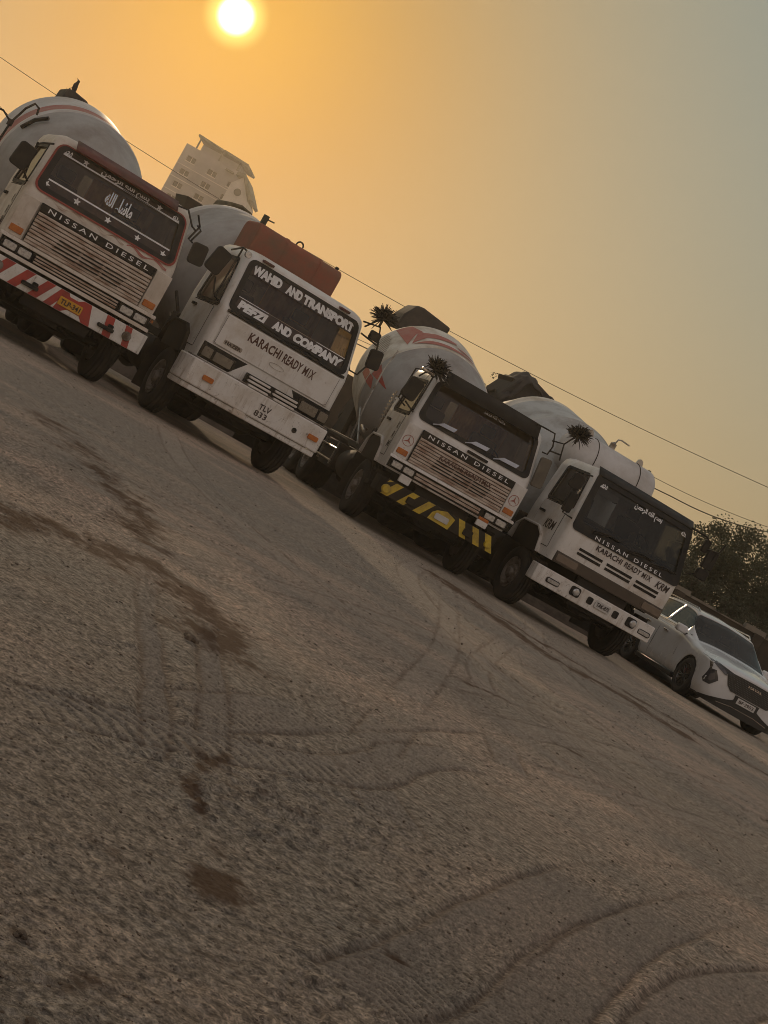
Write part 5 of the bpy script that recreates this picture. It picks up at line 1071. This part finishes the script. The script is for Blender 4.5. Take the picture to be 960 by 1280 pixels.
    for iz in range(9):
        z = .545 + iz * .033
        for ix in range(-17, 18):
            x = ix * .034 + (.017 if iz % 2 else 0); lim = lerp_tab([(.53, .40), (.60, .49), (.77, .60), (.86, .8)], z)
            if abs(x) > lim - .02 or z > .825: continue
            mb.add([fm(x - .010, z, .016), fm(x, z - .008, .016), fm(x + .010, z, .016), fm(x, z + .008, .016)], [(0, 1, 2, 3)])
    o = mb.build('grille_mesh', mat('grille_studs', (.15, .15, .15), .3, .6), gr, flip=False); o['kind'] = 'stuff'
    lettering('badge_lettering', 'HAVAL', (.02, .755), (.30, .045), lambda u_, v, o: fm(u_, v, .018), chrome, gr, bold=.02)
    for s in (-1, 1):
        q = lambda pts: [(s * x, z) for x, z in pts] if s > 0 else [(s * x, z) for x, z in pts][::-1]
        hl = slab('headlight', q([(.60, .745), (.66, .81), (.89, .895), (.89, .85), (.78, .79), (.64, .735)]), mat('lamp_dark', (.06, .06, .065), .12, coat=.6), t, .014)
        dl = slab('daytime_lamp', q([(.87, .88), (.905, .90), (.90, .82), (.885, .70), (.87, .70), (.875, .80)]), chrome, t, .02)
        fg = slab('fog_lamp', q([(.70, .59), (.80, .455), (.88, .45), (.90, .50), (.885, .72), (.80, .74)]), mat('lamp_dark', (.06, .06, .065), .12), t, .008)
        slab('lens', q([(.76, .60), (.81, .52), (.85, .52), (.86, .64), (.81, .68)]), mat('lamp_smoke', (.16, .15, .15), .1, .3), fg, .012)
    lip = slab('front_lip', [(-.86, .22), (-.62, .30), (-.40, .36), (-.24, .42), (.24, .42), (.40, .36), (.62, .30), (.86, .22), (.80, .17), (0, .16), (-.80, .17)], trim, t, .014)
    mb = MB(); mb.tube([fm(x, z, .02) for x, z in ((-.84, .205), (-.55, .25), (-.25, .29), (.25, .29), (.55, .25), (.84, .205))], .008, 5); mb.build('lip_trim', chrome, lip, smooth=True)
    pr_ = slab('plate_recess', [(-.26, .365), (.26, .365), (.26, .515), (-.26, .515)], trim, t, .018)
    pl = slab('number_plate', [(-.20, .385), (.20, .385), (.20, .495), (-.20, .495)], plateW, t, .026)
    lettering('plate_lettering', 'BF·2953', (.0, .44), (.32, .06), lambda u_, v, o: fm(u_, v, .030), inkM, pl, bold=.02)
    # doors: seams, handles, sill; mirrors; roof rails; wipers
    for s in (-1, 1):
        sm = MB()
        for y in (1.62, 2.78, 3.55):
            zz = np.linspace(.36, 1.05, 12); xs = [s * (np.interp(z, [.22, .40, .62, .97, 1.08], [.83, .91, .918, .912, .86]) + .003) for z in zz]
            sm.tube([(x, y + (.10 * (z - .36) if y < 2 else 0), z) for x, z in zip(xs, zz)], .0045, 4)
        sm.build('door_seam', trim, t)
        for y in (2.42, 3.30): MB().prism(rrect(y - .09, y + .09, .915, .945, .012), 'x', min(s * .90, s * .95), max(s * .90, s * .95)).build('door_handle', chrome, t, bevel=.005)
        MB().prism([(1.35, .20), (3.15, .20), (3.15, .30), (1.35, .30)], 'x', min(s * .84, s * .925), max(s * .84, s * .925)).build('sill', trim, t, bevel=.02)
        m_ = MB(); m_.prism(rrect(.90, 1.12, 1.02, 1.17, .05), 'y', 1.62, 1.76); m_.v = [(s * x, y, z) for x, y, z in m_.v]; mm = m_.build('mirror', carP, t, bevel=.03, segs=3)
        m2 = MB(); m2.box(min(s * .84, s * .95), max(s * .84, s * .95), 1.64, 1.74, 1.02, 1.06); m2.prism([(s * .92, 1.03), (s * 1.10, 1.03), (s * 1.10, 1.15), (s * .92, 1.15)], 'y', 1.757, 1.77); m2.build('mirror_foot', trim, mm)
        rr = MB(); rr.tube([(s * .60, 2.2, 1.55), (s * .61, 2.3, 1.60), (s * .61, 3.8, 1.60), (s * .60, 3.95, 1.54)], .013, 6); rr.build('roof_rail', chrome, t, smooth=True)
        wt = MB(); wt.tube([(s * .885, 1.75, 1.10), (s * .885, 2.6, 1.11), (s * .885, 3.6, 1.12), (s * .84, 3.95, 1.13)], .010, 5); wt.build('window_trim', trim, t, smooth=True)
    return t
build_car()

# ------------------------------------------------------------------ apartment block far behind
def building():
    k = 0.85; X0, X1, Y = -54.9 * k, -44.7 * k, 250 * k
    t = empty('apartment_tower', (0, Y, 0)); tag(t, 'pale apartment tower with a roof canopy rising far behind the trucks', 'building')
    wl = mat('tower_render', (.34, .30, .285), .85, var=(.27, .24, .225), vscale=.4, bump=.05); wd_ = mat('tower_window', (.05, .04, .035), .6); cn = mat('tower_canopy', (.12, .11, .07), .7); wl2 = mat('tower_plaster_light', (.60, .54, .48), .85, vscale=.5)
    z = lambda v: (v - .94) * k + .94
    W = [(-53.1, 28.35), (-53.1, 26.1), (-53.1, 23.9), (-49.25, 28.1), (-49.25, 25.95), (-49.25, 23.8), (-49.25, 21.6), (-45.6, 27.9)] + [(-53.1, 21.7), (-53.1, 19.5), (-49.25, 19.4), (-45.6, 25.7), (-45.6, 23.5), (-45.6, 21.3), (-53.1, 17.3), (-49.25, 17.2), (-45.6, 19.1)]
    # front wall is a grid with real openings
    xs = sorted({X0, X1} | {(x + d) * k for x, _ in W for d in (-.75, .75)}); zs = sorted({0.0, z(30.3)} | {z(v + d) for _, v in W for d in (-.42, .42)})
    mb = MB(); win = [((x - .75) * k, (x + .75) * k, z(v - .42), z(v + .42)) for x, v in W]
    for a, b in zip(xs, xs[1:]):
        for c, d in zip(zs, zs[1:]):
            if b - a < 1e-4 or d - c < 1e-4: continue
            mx, mz = (a + b) / 2, (c + d) / 2
            if any(q[0] < mx < q[1] and q[2] < mz < q[3] for q in win): continue
            mb.box(a, b, 0, .4, c, d)
    mb.box(X0, X0 + .4, .4, 12, 0, z(30.3)); mb.box(X1 - .4, X1, .4, 12, 0, z(30.3)); mb.box(X0, X1, 11.6, 12, 0, z(30.3)); mb.box(X0 + .4, X1 - .4, .4, 11.6, z(30.0), z(30.2))
    mb.build('wall', wl, t, flip=False)
    for q in win:
        f = MB(); f.box(q[0], q[1], .28, .34, q[2], q[3]); wn = f.build('window', wd_, t)
        s = MB(); s.box((q[0] + q[1]) / 2 - .04, (q[0] + q[1]) / 2 + .04, .22, .28, q[2], q[3]); s.box(q[0] - .1, q[1] + .1, -.12, .0, q[2] - .14, q[2] - .02); s.build('frame', wl2, wn)
    mb = MB()
    for zz in (z(26.95), z(24.75), z(22.6)): mb.box(X0, X1, -.06, -.0, zz, zz + .12)
    mb.build('string_course', wl2, t)
    mb = MB(); mb.box(-52.8 * k, -45.9 * k, 1.0, 8, z(30.2), z(31.5)); mb.build('stair_tower', wl, t)
    mb = MB(); mb.prism([(-53.9 * k, z(32.5)), (-49.5 * k, z(32.25)), (-49.5 * k, z(31.95)), (-53.9 * k, z(32.15))], 'y', .0, 9); mb.prism([(-49.3 * k, z(32.3)), (-44.9 * k, z(32.1)), (-44.9 * k, z(31.75)), (-49.3 * k, z(31.95))], 'y', .0, 9); mb.build('roof_canopy', cn, t)
    mb = MB()
    for x in (-53.4, -49.4, -46.2): mb.box(x * k - .1, x * k + .1, .5, .7, z(30.3), z(32.1))
    mb.build('canopy_post', cn, t)
    mb = MB(); mb.box(-47.6 * k, -46.2 * k, -.5, 1, z(29.55), z(29.85)); mb.build('awning', cn, t)
    # gabled wing on the right side
    mb = MB(); mb.prism([(-45.5 * k, 0), (-41.8 * k, 0), (-41.8 * k, z(26.6)), (-44.2 * k, z(29.7)), (-45.5 * k, z(28.0))], 'y', -2, 6); mb.build('wing_wall', wl2, t)
    mb = MB(); mb.prism([(-45.3 * k, z(30.0)), (-44.0 * k, z(30.2)), (-41.4 * k, z(27.3)), (-41.7 * k, z(26.9)), (-44.2 * k, z(29.7)), (-45.3 * k, z(29.4))], 'y', -2.5, 7); mb.build('wing_roof', cn, t)
    o = MB(); o.lathe([(0, 0), (.0, .5), (.1, .5)], 14, 'y', (-43.9 * k, -2.1, z(27.2))); o.build('round_window', wd_, t)
building()

# ------------------------------------------------------------------ boundary wall, bushes, trees
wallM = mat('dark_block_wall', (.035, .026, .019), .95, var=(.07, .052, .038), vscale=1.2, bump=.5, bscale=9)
cop = mat('broken_coping', (.22, .19, .15), .9, var=(.10, .08, .06), vscale=3, bump=.4)
def boundary_wall():
    t = empty('boundary_wall', (14, 43, 0), R(-3)); tag(t, 'dark rough boundary wall behind the white car', 'wall')
    rnd = random.Random(5); m_ = MB(); m_.box(-9.5, 26, .0, .3, -.1, 2.0); m_.box(-60, -9.5, .0, .3, -.1, 2.75); m_.build('wall_core', wallM, t)  # taller left stretch added to block lit ground behind the trucks
    x = -9.0; me = None
    while x < 9:
        w_ = rnd.uniform(.5, 1.1); h = rnd.uniform(.04, .16); q = MB(); q.prism([(x, 2.0), (x + w_ - .03, 2.0), (x + w_ - .05, 2.0 + h), (x + .03, 2.0 + h * rnd.uniform(.7, 1.1))], 'y', -.06, .36); q.build('coping_stone', cop, t); x += w_
    for xb in np.arange(-8.5, 9, 2.4): MB().box(xb, xb + .28, -.12, 0, 0, 2.02).build('pier', wallM, t, bevel=.02)
    return t
boundary_wall()
leafM = mat('tree_leaves', (.028, .042, .016), .75, var=(.048, .055, .022), vscale=2.0, vlo=.4, vhi=.6)
leafG = mat('dusty_bush_leaves', (.085, .09, .055), .85, var=(.05, .055, .032), vscale=1.5, vlo=.4, vhi=.6)
bark = mat('bark', (.10, .075, .055), .95, var=(.05, .04, .03), bump=.4)
def plant(name, loc, h, rx, n, label, cat, seed, lf=leafM, leaf=.10, trunk_r=.14, crown_z=.62, squash=.55, nclump=46, group=None, stray=0.25, limbs=7):
    """tapered trunk, limbs, twigs; leaves are small bent cards gathered in clumps with gaps between"""
    rnd = random.Random(seed); t = empty(name, loc); tag(t, label, cat, group); tr = MB(); C = Vector((0, 0, h * crown_z)); tips = []
    tr.tube([(0, 0, -.1), (rnd.uniform(-.1, .1), 0, h * .2), (rnd.uniform(-.2, .2), .1, h * .45), (0, 0, h * .7)], [trunk_r, trunk_r * .8, trunk_r * .6, trunk_r * .25], 9)
    for k in range(limbs):
        a = 2 * math.pi * k / limbs + rnd.uniform(-.3, .3); z0 = h * rnd.uniform(.22, .45); e = Vector((math.cos(a) * rx * rnd.uniform(.55, .95), math.sin(a) * rx * rnd.uniform(.5, .9), h * rnd.uniform(.55, .98)))
        p0 = Vector((0, .05, z0)); md = p0.lerp(e, .5) + Vector((rnd.uniform(-.2, .2), rnd.uniform(-.2, .2), rnd.uniform(.05, .3))); tr.tube([p0, p0.lerp(md, .5), md, md.lerp(e, .6) + Vector((0, 0, .05)), e], [trunk_r * .5, trunk_r * .38, trunk_r * .26, trunk_r * .14, .008], 6)
        for q in range(5):
            b0 = md.lerp(e, rnd.random()); e2 = b0 + Vector((rnd.gauss(0, 1), rnd.gauss(0, 1), rnd.gauss(.4, .8))).normalized() * rx * rnd.uniform(.2, .45); tr.tube([b0, b0.lerp(e2, .5) + Vector((0, 0, .04)), e2], [.02, .012, .005], 4); tips.append(e2)
    tr.build('trunk', bark, t, smooth=True)
    vs = []; fs = []; cl = []
    for k in range(nclump):
        d = Vector((rnd.gauss(0, 1), rnd.gauss(0, 1), rnd.gauss(0, 1))).normalized(); rr = rnd.uniform(.35, 1.0) ** .6
        cl.append((C + Vector((d.x * rx * rr, d.y * rx * rr, d.z * h * (1 - crown_z) * rr * (1.0 if d.z > 0 else squash * 1.3))), rnd.uniform(.16, .34) * rx))
    cl += [(e, rx * .15) for e in tips]
    for k in range(n):
        c, r_ = rnd.choice(cl); d = Vector((rnd.gauss(0, 1), rnd.gauss(0, 1), rnd.gauss(0, .7))); d = d if d.length < 1.7 else d.normalized() * 1.7 * rnd.random() ** .4; p = c + d * r_ * .5
        if rnd.random() < stray * .1: p = c + d * r_ * 1.3
        s = leaf * rnd.uniform(.6, 1.3); u = Vector((rnd.gauss(0, 1), rnd.gauss(0, 1), rnd.gauss(0, .6))).normalized(); v = u.cross(Vector((rnd.gauss(0, 1), rnd.gauss(0, 1), rnd.gauss(0, 1)))).normalized()
        o = len(vs); vs += [p - u * s * .5, p + v * s * .28, p + u * s * .5, p - v * s * .28]; fs.append((o, o + 1, o + 2, o + 3))
    cr_ = MB(); cr_.add(vs, fs); cr_.build('crown', lf, t, flip=False); return t
plant('tree', (10.1, 47.5, 0), 4.8, 1.95, 42000, 'dark leafy tree rising behind the boundary wall beyond the car', 'tree', 11, leaf=.085, crown_z=.66, nclump=120, stray=0, trunk_r=.12)
plant('tree', (13.6, 50, 0), 5.0, 2.2, 16000, 'lower leafy tree at the picture edge behind the wall', 'tree', 12, leaf=.10, stray=0)
for i, (x, y, h, r_, lb) in enumerate(((8.3, 46, 3.15, 1.2, 'dusty green bush over the wall beside the black truck mirrors'), (9.9, 45.4, 3.1, 1.3, 'dusty green bush directly under the dark leafy tree'), (11.6, 45.6, 3.0, 1.4, 'dusty green bush by the right picture edge'), (13.8, 46, 3.2, 1.6, 'dusty bush beyond the picture edge behind the wall'))):
    plant('bush', (x, y, 0), h, r_, 14000, lb, 'bush', 30 + i, lf=leafG, leaf=.075, trunk_r=.05, crown_z=.5, squash=.9, nclump=70, stray=0, group='bushes growing along the wall')
plant('tree', (1.0, 46, 0), 5.0, .75, 500, 'sparse twiggy tree showing above the yellow striped truck', 'tree', 17, lf=leafM, leaf=.08, trunk_r=.07, crown_z=.8, nclump=14, limbs=6)
def earth_bank():  # bank added to close off the lit ground seen beneath the trucks
    nx, ny = 260, 22; xs = np.linspace(-34, 7.5, nx); us = np.linspace(0, 1, ny); X, U = np.meshgrid(xs, us, indexing='ij'); Y = 34.5 + (U - .5) * 4.2
    prof = np.sin(np.pi * U) ** .8; Hh = prof * (.75 + .45 * (vnoise(X * .5, Y * .5, 40) - .3)) * np.clip((7.5 - X) / 2.5, 0, 1) + prof * ((vnoise(X * 2.4, Y * 2.4, 41) - .5) * .28 + (vnoise(X * 7, Y * 7, 42) - .5) * .12) - .06
    v = np.stack([X, Y, Hh], -1).reshape(-1, 3); f = [(i * ny + j, (i + 1) * ny + j, (i + 1) * ny + j + 1, i * ny + j + 1) for i in range(nx - 1) for j in range(ny - 1)]
    mb = MB(); mb.add([tuple(p) for p in v], f); o = mb.build('earth_bank', mat('dark_spoil', (.10, .075, .055), .95, var=(.05, .038, .028), vscale=4, bump=.5, bscale=12), None, smooth=True, flip=False); tag(o, 'low dark bank added behind the trucks to hide the lit ground', 'bank', kind='structure')
earth_bank()
# ------------------------------------------------------------------ overhead wires
wm = mat('wire_rubber', (.09, .08, .065), .8)
def wire(f, x0, x1, y, r_, label, sl=0.0):
    mb = MB(); xs = np.linspace(x0, x1, 60); mb.tube([(x, y + sl * x, f(x)) for x in xs], r_, 5); o = mb.build('power_line', wm, None, smooth=True); tag(o, label, 'power line', 'overhead wires behind the trucks')
wire(lambda x: 5.69 + .0033 * (x + 3.9) ** 2, -38, 34, 50, .010, 'thin wire crossing the whole sky above the trucks')
wire(lambda x: 4.62 + .055 * (x - 7.7) ** 2 if x > 7.7 else 4.62 - .06 * (7.7 - x), -4, 15, 50, .018, 'thick sagging cable running from the white water tank to the tree')
wire(lambda x: 4.90 + .019 * (x - 6.2) ** 2 if x > 6.2 else 4.9 - .08 * (6.2 - x), -4, 20, 50.5, .009, 'thin wire just above the thick cable over the tree')
wire(lambda x: 4.77 - .30 * (x + 16.1) if x > -20 else 5.94 - .3 * (x + 20), -30, -8, 51, .010, 'thin wire at the far left behind the cream truck')
# ------------------------------------------------------------------ loose stones
stM = mat('loose_stone', (.26, .21, .165), .95, var=(.13, .10, .075), vscale=9, bump=.4, bscale=60)
clM = mat('dark_clod', (.15, .11, .075), .95, var=(.09, .065, .045), vscale=20, bump=.5, bscale=60)
def rock(mb, c, r_, rnd):
    ico = [(0, 0, 1), (.89, 0, .45), (.28, .85, .45), (-.72, .53, .45), (-.72, -.53, .45), (.28, -.85, .45), (.72, .53, -.45), (-.28, .85, -.45), (-.89, 0, -.45), (-.28, -.85, -.45), (.72, -.53, -.45), (0, 0, -1)]
    F_ = [(0, 1, 2), (0, 2, 3), (0, 3, 4), (0, 4, 5), (0, 5, 1), (1, 6, 2), (2, 7, 3), (3, 8, 4), (4, 9, 5), (5, 10, 1), (6, 7, 2), (7, 8, 3), (8, 9, 4), (9, 10, 5), (10, 6, 1), (11, 7, 6), (11, 8, 7), (11, 9, 8), (11, 10, 9), (11, 6, 10)]
    sx, sy, sz = rnd.uniform(.7, 1.3), rnd.uniform(.7, 1.3), rnd.uniform(.4, .8); a = rnd.uniform(0, 6.3)
    vs = []
    for x, y, z in ico:
        j = rnd.uniform(.75, 1.2); x, y, z = x * sx * j, y * sy * j, z * sz * j; vs.append((c[0] + r_ * (x * math.cos(a) - y * math.sin(a)), c[1] + r_ * (x * math.sin(a) + y * math.cos(a)), c[2] + r_ * z))
    mb.add(vs, F_)
rnd = random.Random(8); g = MB(); g2 = MB(); N_ = 12000
ra = [2.1 * (24 / 2.1) ** (rnd.random() ** 1.15) for _ in range(N_)]; aa = [math.radians(rnd.uniform(-21, 27)) for _ in range(N_)]
gx = np.array([r_ * math.sin(a) for r_, a in zip(ra, aa)]); gy = np.array([r_ * math.cos(a) for r_, a in zip(ra, aa)]); gz = ground_fields(gx, gy)[0]
for x, y, z_, r_ in zip(gx, gy, gz, ra):
    s = min(.0017 * math.exp(rnd.gauss(0, .5)), .0042) * (1 + r_ * .12); rock(g if rnd.random() < .6 else g2, (x, y, z_ + s * .15), s, rnd)
tag(g.build('gravel', stM, None, flip=False), 'pale loose stones and crumbs of earth scattered on the ground', 'gravel', kind='stuff')
tag(g2.build('dirt', clM, None, flip=False), 'dark crumbs of damp earth scattered on the ground', 'dirt', kind='stuff')
for (px, py, s, lb) in ((-.42, 6.21, .030, 'dark clod of earth lying alone in the middle left of the yard'), (-.18, 2.57, .013, 'dark clod of earth near the lower left corner'), (-.075, 2.26, .014, 'dark clod at the very bottom edge of the yard')):
    z_ = ground_h(px, py); g = MB()
    for q in range(5): rock(g, (px + rnd.uniform(-1, 1) * s, py + rnd.uniform(-1, 1) * s, z_ + s * .3), s * rnd.uniform(.5, .9), rnd)
    tag(g.build('earth_clod', clM, None, flip=False), lb, 'clod')
# ------------------------------------------------------------------ smog: one closed box of even air round the place
def haze():
    mb = MB(); mb.box(-1700, 1700, -1600, 1750, -3, 43); o = mb.build('haze', [], None) if False else None
    me = bpy.data.meshes.new('haze'); me.from_pydata(mb.v, [], mb.f); o = bpy.data.objects.new('haze', me); col.objects.link(o)
    mt = bpy.data.materials.new('smog'); mt.use_nodes = True; t = mt.node_tree; t.nodes.clear(); ou = t.nodes.new('ShaderNodeOutputMaterial'); v = t.nodes.new('ShaderNodeVolumePrincipled')
    v.inputs['Color'].default_value = (.95, .87, .74, 1); v.inputs['Density'].default_value = HAZE; v.inputs['Anisotropy'].default_value = .7; t.links.new(v.outputs[0], ou.inputs['Volume'])
    me.materials.append(mt); tag(o, 'thin smog hanging over the whole yard', 'haze', kind='stuff')
HAZE = 0.0009
haze()
